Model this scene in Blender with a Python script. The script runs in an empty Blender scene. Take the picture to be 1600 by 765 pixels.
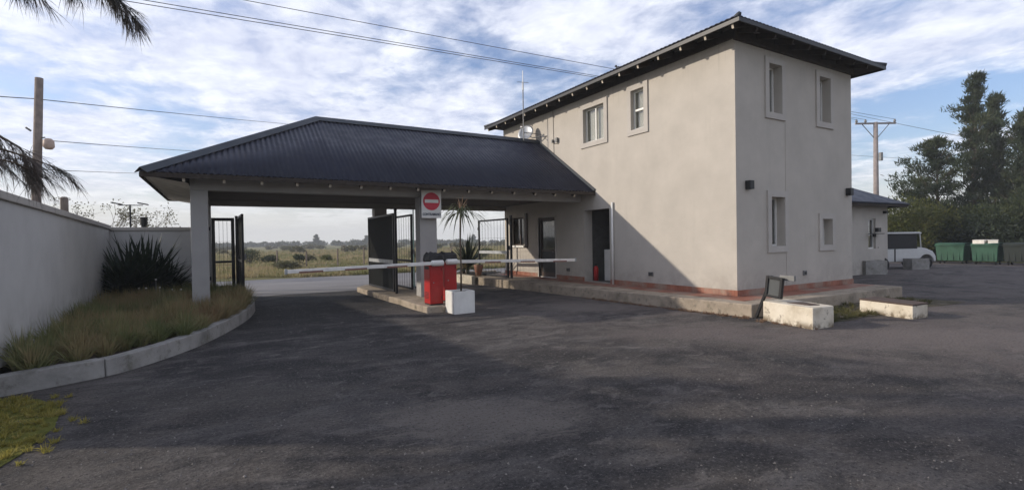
import bpy, bmesh, math, random
import numpy as np
from mathutils import Vector, Matrix
R = math.radians
rng = np.random.default_rng(7)
random.seed(7)
scene = bpy.context.scene
col = scene.collection

# ------------------------------------------------------------------ camera
# world axes follow the gatehouse: +X along its short front, +Y along its long sunlit side
EYE, FPX, YAW, PITCH, ROLL = 1.5, 776.0, R(30.6), math.atan(-7.8 / 776.0), 0.0158
f0 = Vector((math.sin(YAW), math.cos(YAW), 0)); r0 = Vector((math.cos(YAW), -math.sin(YAW), 0)); u0 = Vector((0, 0, 1))
fw = f0 * math.cos(PITCH) + u0 * math.sin(PITCH); up = u0 * math.cos(PITCH) - f0 * math.sin(PITCH)
rt = r0 * math.cos(ROLL) - up * math.sin(ROLL); up = up * math.cos(ROLL) + r0 * math.sin(ROLL)
cd = bpy.data.cameras.new('camera'); cam = bpy.data.objects.new('camera', cd); col.objects.link(cam)
cam.matrix_world = Matrix(((rt.x, up.x, -fw.x, 0), (rt.y, up.y, -fw.y, 0), (rt.z, up.z, -fw.z, EYE), (0, 0, 0, 1)))
cd.sensor_width = 36; cd.lens = 36 * FPX / 1600; cd.clip_end = 6000; cd.clip_start = .05
scene.camera = cam

# ------------------------------------------------------------------ sky, sun, exposure
SUN = Vector((-2.4, 1.4, 1.0)).normalized()
SUN_EL = math.asin(SUN.z); SUN_AZ = math.atan2(SUN.x, SUN.y)
w = bpy.data.worlds.new('World'); scene.world = w; w.use_nodes = True
def build_sky():
    nt = w.node_tree; N = nt.nodes; L = nt.links; N.clear()
    out = N.new('ShaderNodeOutputWorld'); bg = N.new('ShaderNodeBackground'); bg.inputs['Strength'].default_value = .115
    L.new(bg.outputs[0], out.inputs[0])
    sky = N.new('ShaderNodeTexSky'); sky.sky_type = 'NISHITA'; sky.sun_disc = False
    sky.sun_elevation = SUN_EL; sky.sun_rotation = SUN_AZ % (2 * math.pi); sky.air_density = 1.2; sky.dust_density = 1.4; sky.ozone_density = 1.5
    tc = N.new('ShaderNodeTexCoord'); sep = N.new('ShaderNodeSeparateXYZ'); L.new(tc.outputs['Generated'], sep.inputs[0])
    def m(op, a, b=None, c=None, clamp=False):
        n = N.new('ShaderNodeMath'); n.operation = op; n.use_clamp = clamp
        for i, v in enumerate((a, b, c)):
            if v is None: continue
            if isinstance(v, (int, float)): n.inputs[i].default_value = v
            else: L.new(v, n.inputs[i])
        return n.outputs[0]
    zc = m('MAXIMUM', sep.outputs['Z'], 0.0)
    den = m('ADD', zc, 0.10)
    px = m('DIVIDE', sep.outputs['X'], den); py = m('DIVIDE', sep.outputs['Y'], den)
    cx = N.new('ShaderNodeCombineXYZ'); L.new(px, cx.inputs[0]); L.new(py, cx.inputs[1])
    mp = N.new('ShaderNodeMapping'); mp.inputs['Rotation'].default_value = (0, 0, R(25)); mp.inputs['Scale'].default_value = (.95, .85, 1); mp.inputs['Location'].default_value = (2.3, .9, 0)
    L.new(cx.outputs[0], mp.inputs[0])
    def noise(scale, detail, rough, dist, vec=mp.outputs[0]):
        n = N.new('ShaderNodeTexNoise'); n.inputs['Scale'].default_value = scale; n.inputs['Detail'].default_value = detail
        n.inputs['Roughness'].default_value = rough; n.inputs['Distortion'].default_value = dist; L.new(vec, n.inputs['Vector']); return n.outputs['Fac']
    big = noise(.85, 3, .5, .3); mid = noise(2.6, 7, .60, .35); fine = noise(9, 6, .62, .25)
    s = m('ADD', m('MULTIPLY', big, .58), m('ADD', m('MULTIPLY', mid, .34), m('MULTIPLY', fine, .14)))
    # open blue low on the side away from the sun
    dotR = m('ADD', m('MULTIPLY', sep.outputs['X'], .95), m('MULTIPLY', sep.outputs['Y'], .25))
    clear = m('MULTIPLY', m('SMOOTHSTEP', dotR, .62, 1.0) if False else m('MULTIPLY', m('SUBTRACT', dotR, .60, clamp=True), 2.2, clamp=True), m('SUBTRACT', 1.0, m('MULTIPLY', zc, 2.6), clamp=True))
    s = m('SUBTRACT', s, m('MULTIPLY', clear, .12))
    cov = N.new('ShaderNodeMapRange'); cov.interpolation_type = 'SMOOTHSTEP'; cov.inputs['From Min'].default_value = .405; cov.inputs['From Max'].default_value = .575
    L.new(s, cov.inputs['Value'])
    hz = N.new('ShaderNodeMapRange'); hz.interpolation_type = 'SMOOTHSTEP'; hz.inputs['From Min'].default_value = .15; hz.inputs['From Max'].default_value = -.01; L.new(sep.outputs['Z'], hz.inputs['Value'])
    cover = m('MAXIMUM', m('MULTIPLY', cov.outputs[0], .88), m('MULTIPLY', hz.outputs[0], .93))
    # cloud colour: white, greyer-lavender in the thick parts
    cr = N.new('ShaderNodeValToRGB'); e = cr.color_ramp.elements
    e[0].position = .38; e[0].color = (4.5, 4.8, 6.1, 1); e[1].position = .62; e[1].color = (7.5, 7.7, 8.3, 1)
    L.new(m('ADD', m('MULTIPLY', mid, .6), m('MULTIPLY', fine, .4)), cr.inputs[0])
    hm = N.new('ShaderNodeMix'); hm.data_type = 'RGBA'; L.new(hz.outputs[0], hm.inputs['Factor']); L.new(cr.outputs[0], hm.inputs['A']); hm.inputs['B'].default_value = (6.9, 6.85, 6.4, 1)
    sc = N.new('ShaderNodeMix'); sc.data_type = 'RGBA'; sc.blend_type = 'MULTIPLY'; sc.inputs['Factor'].default_value = 1; L.new(sky.outputs[0], sc.inputs['A']); sc.inputs['B'].default_value = (.90, .95, 1.22, 1)
    mx = N.new('ShaderNodeMix'); mx.data_type = 'RGBA'; L.new(cover, mx.inputs['Factor']); L.new(sc.outputs['Result'], mx.inputs['A']); L.new(hm.outputs['Result'], mx.inputs['B'])
    L.new(mx.outputs['Result'], bg.inputs['Color'])
build_sky()
sd = bpy.data.lights.new('sun', 'SUN'); sd.energy = 3.1; sd.angle = R(.9); sd.color = (1.0, .90, .76)
so = bpy.data.objects.new('sun', sd); col.objects.link(so); so.rotation_euler = (-SUN).to_track_quat('-Z', 'Y').to_euler(); so.location = (-20, 10, 20)
vs = scene.view_settings; vs.view_transform = 'Standard'; vs.look = 'None'; vs.exposure = 0.4; vs.gamma = 1.0; vs.use_curve_mapping = False

# ------------------------------------------------------------------ materials
def srgb(r, g, b): return tuple(((c / 255) / 12.92 if c <= 10 else ((c / 255 + .055) / 1.055) ** 2.4) for c in (r, g, b)) + (1,)
class NT:
    def __init__(s, name):
        s.m = bpy.data.materials.new(name); s.m.use_nodes = True; s.t = s.m.node_tree; s.N = s.t.nodes; s.L = s.t.links
        s.p = s.N['Principled BSDF']; s.tc = s.N.new('ShaderNodeTexCoord')
        g = s.N.new('ShaderNodeNewGeometry'); s.pos = g.outputs['Position']
    def noise(s, scale, detail=4, rough=.55, dist=0, vec=None, stretch=None, rot=0):
        v = vec or s.pos
        if stretch:
            mp = s.N.new('ShaderNodeMapping'); mp.inputs['Scale'].default_value = stretch; mp.inputs['Rotation'].default_value = (0, 0, rot); s.L.new(v, mp.inputs[0]); v = mp.outputs[0]
        n = s.N.new('ShaderNodeTexNoise'); n.inputs['Scale'].default_value = scale; n.inputs['Detail'].default_value = detail
        n.inputs['Roughness'].default_value = rough; n.inputs['Distortion'].default_value = dist; s.L.new(v, n.inputs['Vector']); return n.outputs['Fac']
    def ramp(s, fac, stops):
        r = s.N.new('ShaderNodeValToRGB'); e = r.color_ramp.elements
        while len(e) < len(stops): e.new(.5)
        for i, (p, c) in enumerate(stops):
            e[i].position = p; e[i].color = c if len(c) == 4 else tuple(c) + (1,)
        s.L.new(fac, r.inputs[0]); return r.outputs[0]
    def rng(s, fac, a, b, c=0., d=1.):
        r = s.N.new('ShaderNodeMapRange'); r.interpolation_type = 'SMOOTHSTEP'
        for k, v in (('From Min', a), ('From Max', b), ('To Min', c), ('To Max', d)): r.inputs[k].default_value = v
        s.L.new(fac, r.inputs['Value']); return r.outputs[0]
    def mix(s, fac, a, b, mode='MIX'):
        n = s.N.new('ShaderNodeMix'); n.data_type = 'RGBA'; n.blend_type = mode
        for k, v in (('Factor', fac), ('A', a), ('B', b)):
            if isinstance(v, (int, float)): n.inputs[k].default_value = v
            elif isinstance(v, tuple): n.inputs[k].default_value = v if len(v) == 4 else v + (1,)
            else: s.L.new(v, n.inputs[k])
        return n.outputs['Result']
    def math(s, op, a, b=0.):
        n = s.N.new('ShaderNodeMath'); n.operation = op
        for i, v in enumerate((a, b)):
            if isinstance(v, (int, float)): n.inputs[i].default_value = v
            else: s.L.new(v, n.inputs[i])
        return n.outputs[0]
    def xyz(s):
        n = s.N.new('ShaderNodeSeparateXYZ'); s.L.new(s.pos, n.inputs[0]); return n.outputs
    def bump(s, h, strength=.3, dist=.02):
        b = s.N.new('ShaderNodeBump'); b.inputs['Strength'].default_value = strength; b.inputs['Distance'].default_value = dist; s.L.new(h, b.inputs['Height']); s.L.new(b.outputs[0], s.p.inputs['Normal'])
    def done(s, colr, rough=.8, metal=0., spec=.5):
        if isinstance(colr, tuple): s.p.inputs['Base Color'].default_value = colr if len(colr) == 4 else colr + (1,)
        else: s.L.new(colr, s.p.inputs['Base Color'])
        if isinstance(rough, (int, float)): s.p.inputs['Roughness'].default_value = rough
        else: s.L.new(rough, s.p.inputs['Roughness'])
        s.p.inputs['Metallic'].default_value = metal; s.p.inputs['Specular IOR Level'].default_value = spec
        return s.m
M = {}
def simple(name, c, rough=.7, metal=0., var=.18, scale=6, spec=.4, bump=.0):
    n = NT(name); f = n.noise(scale, 5, .6); lo = tuple(x * (1 - var) for x in c); hi = tuple(min(1, x * (1 + var)) for x in c)
    k = n.ramp(f, [(.3, lo), (.7, hi)])
    if bump: n.bump(n.noise(scale * 12, 4, .6), bump, .01)
    M[name] = n.done(k, rough, metal, spec)
def stucco(name, c, dirt=(.16, .14, .12), amount=.35, base=.25, top=5.6):
    n = NT(name)
    f = n.noise(1.3, 5, .6); k = n.ramp(f, [(.3, tuple(x * .90 for x in c)), (.7, tuple(min(1, x * 1.06) for x in c))])
    streak = n.noise(1.0, 5, .65, .2, stretch=(5.5, 5.5, .35))
    k = n.mix(n.rng(streak, .54, .78, 0, .26 * amount * 2), k, tuple(x * .68 for x in c))
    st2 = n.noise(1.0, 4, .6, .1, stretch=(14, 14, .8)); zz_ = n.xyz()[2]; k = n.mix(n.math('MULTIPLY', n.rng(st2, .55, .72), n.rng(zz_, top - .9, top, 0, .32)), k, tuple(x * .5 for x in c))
    z = n.xyz()[2]
    spl = n.math('MULTIPLY', n.rng(z, base + .75, base, 0, 1), n.rng(n.noise(3.0, 5, .7), .35, .68))
    k = n.mix(n.math('MULTIPLY', spl, amount), k, dirt)
    blot = n.noise(.55, 4, .6); k = n.mix(n.rng(blot, .5, .75, 0, .22), k, tuple(x * .8 for x in c))
    n.bump(n.math('ADD', n.noise(55, 5, .7), n.math('MULTIPLY', n.noise(4, 3, .5), 2.0)), .28, .012)
    M[name] = n.done(k, .9, 0, .2)
stucco('stucco', (.445, .41, .365))
stucco('stucco_boundary', (.50, .49, .475), amount=.5)
stucco('trim', (.44, .41, .375), amount=.1)
stucco('column_stucco', (.37, .36, .35), amount=.45)
def concrete(name, c, moss=0):
    n = NT(name); f = n.noise(2.2, 6, .65); k = n.ramp(f, [(.28, tuple(x * .6 for x in c)), (.5, c), (.75, tuple(min(1, x * 1.25) for x in c))])
    k = n.mix(n.rng(n.noise(7, 6, .7), .54, .68, 0, .6), k, (.10, .09, .075))
    if moss: k = n.mix(n.rng(n.noise(3.5, 5, .6, .5), .5, .7, 0, moss), k, (.075, .07, .035))
    n.bump(n.noise(26, 6, .7), .55, .015); M[name] = n.done(k, .93, 0, .2)
concrete('concrete', (.33, .275, .215), .3)
concrete('kerb_concrete', (.27, .26, .245), .25)
concrete('pale_concrete', (.50, .455, .37), .15)
def block_mat():
    n = NT('weathered_block'); f = n.noise(2.5, 6, .6); k = n.ramp(f, [(.3, (.42, .36, .27)), (.55, (.62, .56, .46)), (.8, (.70, .65, .56))])
    k = n.mix(n.rng(n.noise(6, 6, .7, .4), .56, .66, 0, .75), k, (.12, .10, .075))
    z = n.xyz()[2]; k = n.mix(n.math('MULTIPLY', n.rng(z, .14, .0), n.rng(n.noise(8, 4, .6), .35, .6)), k, (.16, .125, .085))
    n.bump(n.noise(20, 6, .7), .6, .015); M['weathered_block'] = n.done(k, .95, 0, .15)
block_mat()
def tile_mat():
    n = NT('terracotta'); k = n.ramp(n.noise(3, 5, .6), [(.3, (.20, .075, .045)), (.7, (.36, .145, .095))])
    br = n.N.new('ShaderNodeTexBrick'); br.inputs['Scale'].default_value = 3.2; br.inputs['Mortar Size'].default_value = .012; br.offset = 0
    br.inputs['Color1'].default_value = (1, 1, 1, 1); br.inputs['Color2'].default_value = (.85, .85, .85, 1); br.inputs['Mortar'].default_value = (.6, .55, .5, 1)
    n.L.new(n.pos, br.inputs['Vector']); k = n.mix(.8, k, br.outputs['Color'], 'MULTIPLY')
    k = n.mix(n.rng(n.noise(1.6, 5, .65), .42, .68, 0, .75), k, (.27, .225, .18)); M['terracotta'] = n.done(k, .75, 0, .3)
tile_mat()
def roof_mat(name, c):
    n = NT(name); k = n.ramp(n.noise(.9, 5, .6), [(.3, tuple(x * .78 for x in c)), (.7, tuple(x * 1.2 for x in c))])
    k = n.mix(n.rng(n.noise(2, 5, .7, stretch=(6, .6, 1)), .52, .75, 0, .35), k, (.075, .075, .08))
    fx_ = n.math('FLOOR', n.math('MULTIPLY', n.xyz()[0], 1.16)); cv = n.N.new('ShaderNodeCombineXYZ'); n.L.new(fx_, cv.inputs[0]); wn = n.N.new('ShaderNodeTexWhiteNoise'); n.L.new(cv.outputs[0], wn.inputs['Vector']); k = n.mix(n.rng(wn.outputs['Value'], 0, 1, 0, .30), k, (.028, .031, .045))
    k = n.mix(n.rng(n.noise(4.5, 6, .7), .55, .75, 0, .35), k, (.048, .044, .042))
    n.bump(n.noise(8, 3, .5), .1, .02)
    M[name] = n.done(k, n.rng(n.noise(3, 4, .6), .3, .7, .45, .62), .0, .26)
roof_mat('roof_sheet', (.014, .017, .033)); roof_mat('roof_flashing', (.045, .052, .062))
simple('dark_timber', (.035, .026, .02), .8, var=.35, scale=9); simple('soffit_board', (.60, .56, .50), .85, var=.25, scale=4)
simple('rafter_end', (.50, .44, .36), .8, var=.25, scale=20)
simple('black_steel', (.012, .012, .014), .45, .2); simple('grey_steel', (.16, .16, .16), .5, .4); simple('mesh_steel', (.016, .018, .016), .6)
simple('white_paint', (.70, .69, .66), .45, var=.08, scale=3); simple('arm_paint', (.72, .69, .65), .5, var=.15, scale=8); simple('strip_brown', (.20, .10, .08), .6)
simple('red_paint', (.36, .010, .009), .38, var=.14, scale=4); simple('black_plastic', (.012, .012, .013), .55); simple('wood_pole', (.19, .15, .125), .9, var=.3, scale=5, bump=.3)
simple('concrete_pole', (.23, .195, .185), .9, var=.2, scale=3); simple('rust_pink', (.45, .33, .27), .6); simple('galvanised', (.35, .36, .37), .45, .6)
simple('sign_white', (.66, .66, .64), .45, var=.06); simple('sign_red', (.50, .022, .05), .45, var=.10); simple('sign_text', (.035, .05, .08), .5)
simple('planter_white', (.66, .65, .62), .7, var=.10, scale=4); simple('soil', (.045, .032, .022), .95, var=.35, scale=18, bump=.6)
simple('curtain', (.62, .57, .48), .9, var=.08); simple('white_frame', (.68, .67, .64), .4, var=.05); simple('brown_frame', (.05, .03, .022), .5)
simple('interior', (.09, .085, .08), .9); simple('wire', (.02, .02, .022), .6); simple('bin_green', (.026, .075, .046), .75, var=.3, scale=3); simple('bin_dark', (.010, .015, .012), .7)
simple('rubber', (.012, .012, .012), .8); simple('cart_white', (.55, .55, .54), .3, var=.05); simple('foam', (.68, .64, .58), .8); simple('glass_grey', (.075, .08, .082), .35, var=.1)
simple('chrome', (.5, .5, .5), .2, .9); simple('slab_brown', (.075, .05, .04), .85, var=.3, scale=8); simple('stone_chip', (.16, .148, .138), .95, var=.8, scale=60)
simple('teal_steel', (.10, .20, .20), .5, .2); simple('cabinet_sticker', (.5, .48, .45), .5, var=.1)
simple('black_seat', (.015, .015, .016), .5)
def glass():
    n = NT('window_glass'); n.N.remove(n.p); o = n.N['Material Output']
    a = n.N.new('ShaderNodeBsdfTransparent'); a.inputs[0].default_value = (.86, .88, .88, 1); b = n.N.new('ShaderNodeBsdfGlossy'); b.inputs['Roughness'].default_value = .04
    fr = n.N.new('ShaderNodeLayerWeight'); fr.inputs[0].default_value = .5; ff = n.math('ADD', n.math('MULTIPLY', n.math('POWER', fr.outputs['Facing'], 3.), .75), .055); ms = n.N.new('ShaderNodeMixShader'); n.L.new(ff, ms.inputs[0]); n.L.new(a.outputs[0], ms.inputs[1]); n.L.new(b.outputs[0], ms.inputs[2]); n.L.new(ms.outputs[0], o.inputs[0]); M['window_glass'] = n.m
glass()
def asphalt():
    n = NT('asphalt')
    x, y = n.xyz()[0], n.xyz()[1]
    wob = n.math('MULTIPLY', n.math('SUBTRACT', n.noise(.5, 4, .6), .5), 5)
    big = n.noise(.30, 6, .62, .9); mid = n.noise(1.1, 7, .68, 1.1, stretch=(.75, 1.35, 1), rot=R(25)); mid2 = n.noise(2.9, 7, .7, .8, stretch=(.8, 1.3, 1), rot=R(-10)); fine = n.noise(9, 7, .75)
    k = n.ramp(big, [(.36, (.038, .036, .037)), (.50, (.074, .068, .067)), (.64, (.135, .121, .114))])
    k = n.mix(n.rng(mid, .56, .36, 0, .80), k, (.027, .025, .027))
    k = n.mix(n.rng(mid, .50, .68, 0, .65), k, (.165, .152, .148))
    k = n.mix(n.rng(mid2, .54, .66, 0, .62), k, (.200, .180, .170)); k = n.mix(n.rng(mid2, .47, .36, 0, .70), k, (.028, .027, .030))
    # shade over the gate lanes, painted into the asphalt as a darker tone
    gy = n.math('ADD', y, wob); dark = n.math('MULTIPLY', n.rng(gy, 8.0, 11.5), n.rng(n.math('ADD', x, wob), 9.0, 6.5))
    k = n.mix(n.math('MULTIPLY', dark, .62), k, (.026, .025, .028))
    # drier reddish dusty ground in front of the gatehouse
    dust = n.math('MULTIPLY', n.rng(n.math('ADD', x, wob), 2.0, 8.0), n.rng(n.noise(.7, 6, .7, .8), .36, .60))
    k = n.mix(n.math('MULTIPLY', dust, .66), k, (.175, .145, .135))
    # stony worn ground near the left
    worn = n.math('MULTIPLY', n.rng(gy, 7.5, 4.5), n.rng(n.noise(1.3, 7, .75, .4), .42, .60))
    k = n.mix(n.math('MULTIPLY', worn, .45), k, (.150, .128, .112))
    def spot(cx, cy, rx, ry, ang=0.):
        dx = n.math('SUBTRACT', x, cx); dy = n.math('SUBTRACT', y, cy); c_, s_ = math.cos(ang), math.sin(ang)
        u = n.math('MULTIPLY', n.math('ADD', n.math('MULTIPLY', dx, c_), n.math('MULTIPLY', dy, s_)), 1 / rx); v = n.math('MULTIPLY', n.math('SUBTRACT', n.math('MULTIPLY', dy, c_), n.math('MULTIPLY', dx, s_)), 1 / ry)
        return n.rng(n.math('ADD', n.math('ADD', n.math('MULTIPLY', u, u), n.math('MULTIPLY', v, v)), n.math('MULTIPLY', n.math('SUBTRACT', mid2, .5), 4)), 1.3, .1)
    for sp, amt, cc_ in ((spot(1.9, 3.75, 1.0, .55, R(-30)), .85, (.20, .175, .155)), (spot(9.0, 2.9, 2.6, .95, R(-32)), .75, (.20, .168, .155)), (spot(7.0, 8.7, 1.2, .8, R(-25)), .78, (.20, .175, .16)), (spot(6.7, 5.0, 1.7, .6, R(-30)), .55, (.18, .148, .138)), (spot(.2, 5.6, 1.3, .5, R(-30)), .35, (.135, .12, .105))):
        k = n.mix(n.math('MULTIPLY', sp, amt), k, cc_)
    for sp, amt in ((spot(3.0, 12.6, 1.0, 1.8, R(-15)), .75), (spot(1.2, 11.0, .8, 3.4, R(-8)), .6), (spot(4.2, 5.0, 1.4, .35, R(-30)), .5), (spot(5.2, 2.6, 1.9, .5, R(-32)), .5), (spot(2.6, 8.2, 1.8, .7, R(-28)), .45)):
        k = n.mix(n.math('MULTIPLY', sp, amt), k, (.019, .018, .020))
    grain = n.noise(75, 5, .85); k = n.mix(n.rng(grain, .54, .70, 0, .50), k, (.25, .235, .22)); k = n.mix(n.rng(grain, .46, .30, 0, .65), k, (.014, .013, .015))
    k = n.mix(n.rng(n.noise(22, 6, .8), .58, .70, 0, .55), k, (.22, .205, .19)); k = n.mix(n.rng(n.noise(17, 6, .8), .44, .32, 0, .55), k, (.022, .020, .022))
    crumb = n.noise(34, 6, .85); k = n.mix(n.rng(crumb, .54, .64, 0, .75), k, (.235, .215, .20)); k = n.mix(n.rng(crumb, .46, .38, 0, .85), k, (.010, .009, .010))
    h = n.math('ADD', n.math('MULTIPLY', n.noise(70, 4, .8), .7), n.math('ADD', n.math('MULTIPLY', n.noise(13, 6, .75), 1.8), n.math('MULTIPLY', mid2, 3.0)))
    n.bump(h, 1.0, .03)
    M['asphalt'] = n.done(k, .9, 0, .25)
    n = NT('street_asphalt'); k = n.ramp(n.noise(.7, 6, .65, stretch=(.3, 1.4, 1)), [(.3, (.135, .128, .128)), (.7, (.22, .21, .205))])
    k = n.mix(n.rng(n.noise(60, 3, .7), .5, .7, 0, .3), k, (.3, .29, .28)); n.bump(n.noise(30, 5, .7), .4, .01); M['street_asphalt'] = n.done(k, .9, 0, .3)
    n = NT('field_ground'); k = n.ramp(n.noise(.10, 7, .68, .5, stretch=(.5, 1, 1)), [(.32, (.070, .085, .030)), (.46, (.155, .145, .065)), (.56, (.22, .20, .10)), (.68, (.18, .135, .085))])
    k = n.mix(n.rng(n.noise(1.7, 6, .75), .45, .7, 0, .6), k, (.055, .060, .022)); n.bump(n.noise(3, 6, .7), 1, .25); M['field_ground'] = n.done(k, .95, 0, .1)
    n = NT('lawn'); k = n.ramp(n.noise(3.5, 6, .7), [(.3, (.050, .055, .015)), (.5, (.120, .125, .028)), (.7, (.19, .165, .045))]); n.bump(n.noise(40, 4, .7), .8, .03); M['lawn'] = n.done(k, .95, 0, .1)
asphalt()
def leaf(name, stops, scale=1.2, trans=.35, rough=.6):
    n = NT(name); o = n.N['Material Output']; k = n.ramp(n.noise(scale, 4, .7), stops)
    n.done(k, rough, 0, .25); t = n.N.new('ShaderNodeBsdfTranslucent'); n.L.new(k, t.inputs[0]); ms = n.N.new('ShaderNodeMixShader'); ms.inputs[0].default_value = trans
    n.L.new(n.p.outputs[0], ms.inputs[1]); n.L.new(t.outputs[0], ms.inputs[2]); n.L.new(ms.outputs[0], o.inputs[0]); M[name] = n.m
leaf('conifer_leaf', [(.3, (.022, .038, .022)), (.5, (.045, .062, .032)), (.7, (.085, .095, .040))], .9)
leaf('olive_leaf', [(.3, (.05, .06, .02)), (.5, (.085, .095, .025)), (.7, (.15, .13, .04))], .8)
leaf('needle', [(.3, (.05, .055, .045)), (.7, (.16, .13, .12))], 3, .3)
leaf('shrub_leaf', [(.3, (.022, .035, .016)), (.5, (.04, .055, .02)), (.7, (.07, .075, .03))], 1.5)
leaf('scrub_leaf', [(.3, (.07, .075, .035)), (.5, (.11, .105, .055)), (.7, (.15, .12, .075))], .15)
leaf('sword_leaf', [(.3, (.018, .028, .018)), (.7, (.045, .06, .035))], 3, .15)
leaf('palm_leaf', [(.3, (.05, .065, .035)), (.7, (.11, .12, .06))], 3, .3)
leaf('dead_leaf', [(.3, (.16, .10, .07)), (.7, (.30, .20, .13))], 4, .3)
leaf('grass_green', [(.3, (.045, .06, .015)), (.5, (.09, .105, .03)), (.7, (.15, .14, .06))], 1.1, .4)
leaf('grass_mixed', [(.32, (.11, .135, .05)), (.45, (.19, .20, .085)), (.54, (.30, .245, .125)), (.70, (.26, .165, .09))], 1.0, .4)
leaf('grass_lawn', [(.3, (.15, .135, .03)), (.5, (.29, .255, .06)), (.7, (.38, .31, .11))], 3, .4)
leaf('grass_field', [(.30, (.12, .13, .05)), (.45, (.21, .20, .085)), (.54, (.34, .28, .15)), (.70, (.27, .19, .13))], .25, .35)
leaf('grass_verge', [(.3, (.05, .055, .02)), (.5, (.10, .095, .035)), (.7, (.16, .125, .06))], 2, .3)
n_ = NT('verge_soil'); M['verge_soil'] = n_.done(n_.ramp(n_.noise(3, 7, .75), [(.35, (.045, .05, .022)), (.5, (.09, .078, .055)), (.66, (.16, .135, .105))]), .95, 0, .1); n_.bump(n_.noise(30, 5, .7), .9, .03)
simple('bark', (.10, .075, .055), .95, var=.3, scale=7, bump=.5); simple('pale_twig', (.24, .21, .17), .9)

# ------------------------------------------------------------------ mesh helpers
class MB:
    def __init__(s): s.v = []; s.f = []
    def add(s, V, F):
        o = len(s.v); s.v += [tuple(p) for p in V]; s.f += [tuple(i + o for i in f) for f in F]; return s
    def box(s, x0, x1, y0, y1, z0, z1):
        V = [(x, y, z) for z in (z0, z1) for x, y in ((x0, y0), (x1, y0), (x1, y1), (x0, y1))]
        return s.add(V, [(3, 2, 1, 0), (4, 5, 6, 7), (0, 1, 5, 4), (1, 2, 6, 5), (2, 3, 7, 6), (3, 0, 4, 7)])
    def obox(s, c, size, X=(1, 0, 0), Z=(0, 0, 1), taper=1.):
        X = Vector(X).normalized(); Z = Vector(Z); Z = (Z - X * Z.dot(X)).normalized(); Y = Z.cross(X); c = Vector(c); a, b, h = (q / 2 for q in size)
        V = []
        for k in (-1, 1):
            t = taper if k < 0 else 1.
            for i, j in ((-1, -1), (1, -1), (1, 1), (-1, 1)): V.append(c + X * a * i * t + Y * b * j * t + Z * h * k)
        return s.add(V, [(3, 2, 1, 0), (4, 5, 6, 7), (0, 1, 5, 4), (1, 2, 6, 5), (2, 3, 7, 6), (3, 0, 4, 7)])
    def prism(s, P, z0, z1):
        n = len(P); V = [(x, y, z0) for x, y in P] + [(x, y, z1) for x, y in P]
        return s.add(V, [tuple(range(n - 1, -1, -1)), tuple(range(n, 2 * n))] + [(i, (i + 1) % n, n + (i + 1) % n, n + i) for i in range(n)])
    def tube(s, P, rad, n=8, cap=True):
        P = [Vector(p) for p in P]; rad = rad if hasattr(rad, '__len__') else [rad] * len(P); V = []
        prev = None
        for i, p in enumerate(P):
            d = (P[min(i + 1, len(P) - 1)] - P[max(i - 1, 0)]).normalized()
            if prev is None: a = d.orthogonal().normalized()
            else: a = (prev - d * prev.dot(d)).normalized()
            prev = a; b = d.cross(a)
            for k in range(n): t = 2 * math.pi * k / n; V.append(p + (a * math.cos(t) + b * math.sin(t)) * rad[i])
        F = [(i * n + k, i * n + (k + 1) % n, (i + 1) * n + (k + 1) % n, (i + 1) * n + k) for i in range(len(P) - 1) for k in range(n)]
        if cap: F += [tuple(range(n - 1, -1, -1)), tuple((len(P) - 1) * n + k for k in range(n))]
        return s.add(V, F)
    def cyl(s, a, b, r, n=16, r2=None): return s.tube([a, b], [r, r if r2 is None else r2], n)
    def blob(s, c, r, n=8, m=6, jit=0):
        V = [(c[0], c[1], c[2] - r[2])]; F = []
        for i in range(1, m):
            th = math.pi * i / m
            for k in range(n):
                q = 1 + random.uniform(-jit, jit); a = 2 * math.pi * k / n
                V.append((c[0] + r[0] * math.sin(th) * math.cos(a) * q, c[1] + r[1] * math.sin(th) * math.sin(a) * q, c[2] - r[2] * math.cos(th) * q))
        V.append((c[0], c[1], c[2] + r[2]))
        for k in range(n): F.append((0, 1 + (k + 1) % n, 1 + k)); F.append((len(V) - 1, 1 + (m - 2) * n + k, 1 + (m - 2) * n + (k + 1) % n))
        for i in range(m - 2):
            for k in range(n): F.append((1 + i * n + k, 1 + i * n + (k + 1) % n, 1 + (i + 1) * n + (k + 1) % n, 1 + (i + 1) * n + k))
        return s.add(V, F)
    def build(s, name, mat, parent=None, smooth=False, bevel=0., merge=False):
        me = bpy.data.meshes.new(name); o = bpy.data.objects.new(name, me); col.objects.link(o)
        off = wloc(parent)
        me.from_pydata([(x - off[0], y - off[1], z - off[2]) for x, y, z in s.v], [], s.f)
        me.materials.append(M[mat])
        if merge:
            bm = bmesh.new(); bm.from_mesh(me); bmesh.ops.remove_doubles(bm, verts=bm.verts, dist=.0004); bm.to_mesh(me); bm.free()
        if smooth: me.polygons.foreach_set('use_smooth', [True] * len(me.polygons))
        if bevel:
            b = o.modifiers.new('bevel', 'BEVEL'); b.width = bevel; b.segments = 2; b.limit_method = 'ANGLE'; b.angle_limit = R(40)
        if parent: o.parent = parent
        return o
def wloc(o):
    v = Vector((0, 0, 0))
    while o: v += o.location; o = o.parent
    return v
def tag(o, label=None, cat=None, group=None, kind=None):
    for k, v in (('label', label), ('category', cat), ('group', group), ('kind', kind)):
        if v: o[k] = v
    return o
def thing(name, loc, label, cat, group=None):
    o = bpy.data.objects.new(name, None); o.empty_display_size = .2; o.location = loc; col.objects.link(o); return tag(o, label, cat, group)
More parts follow.
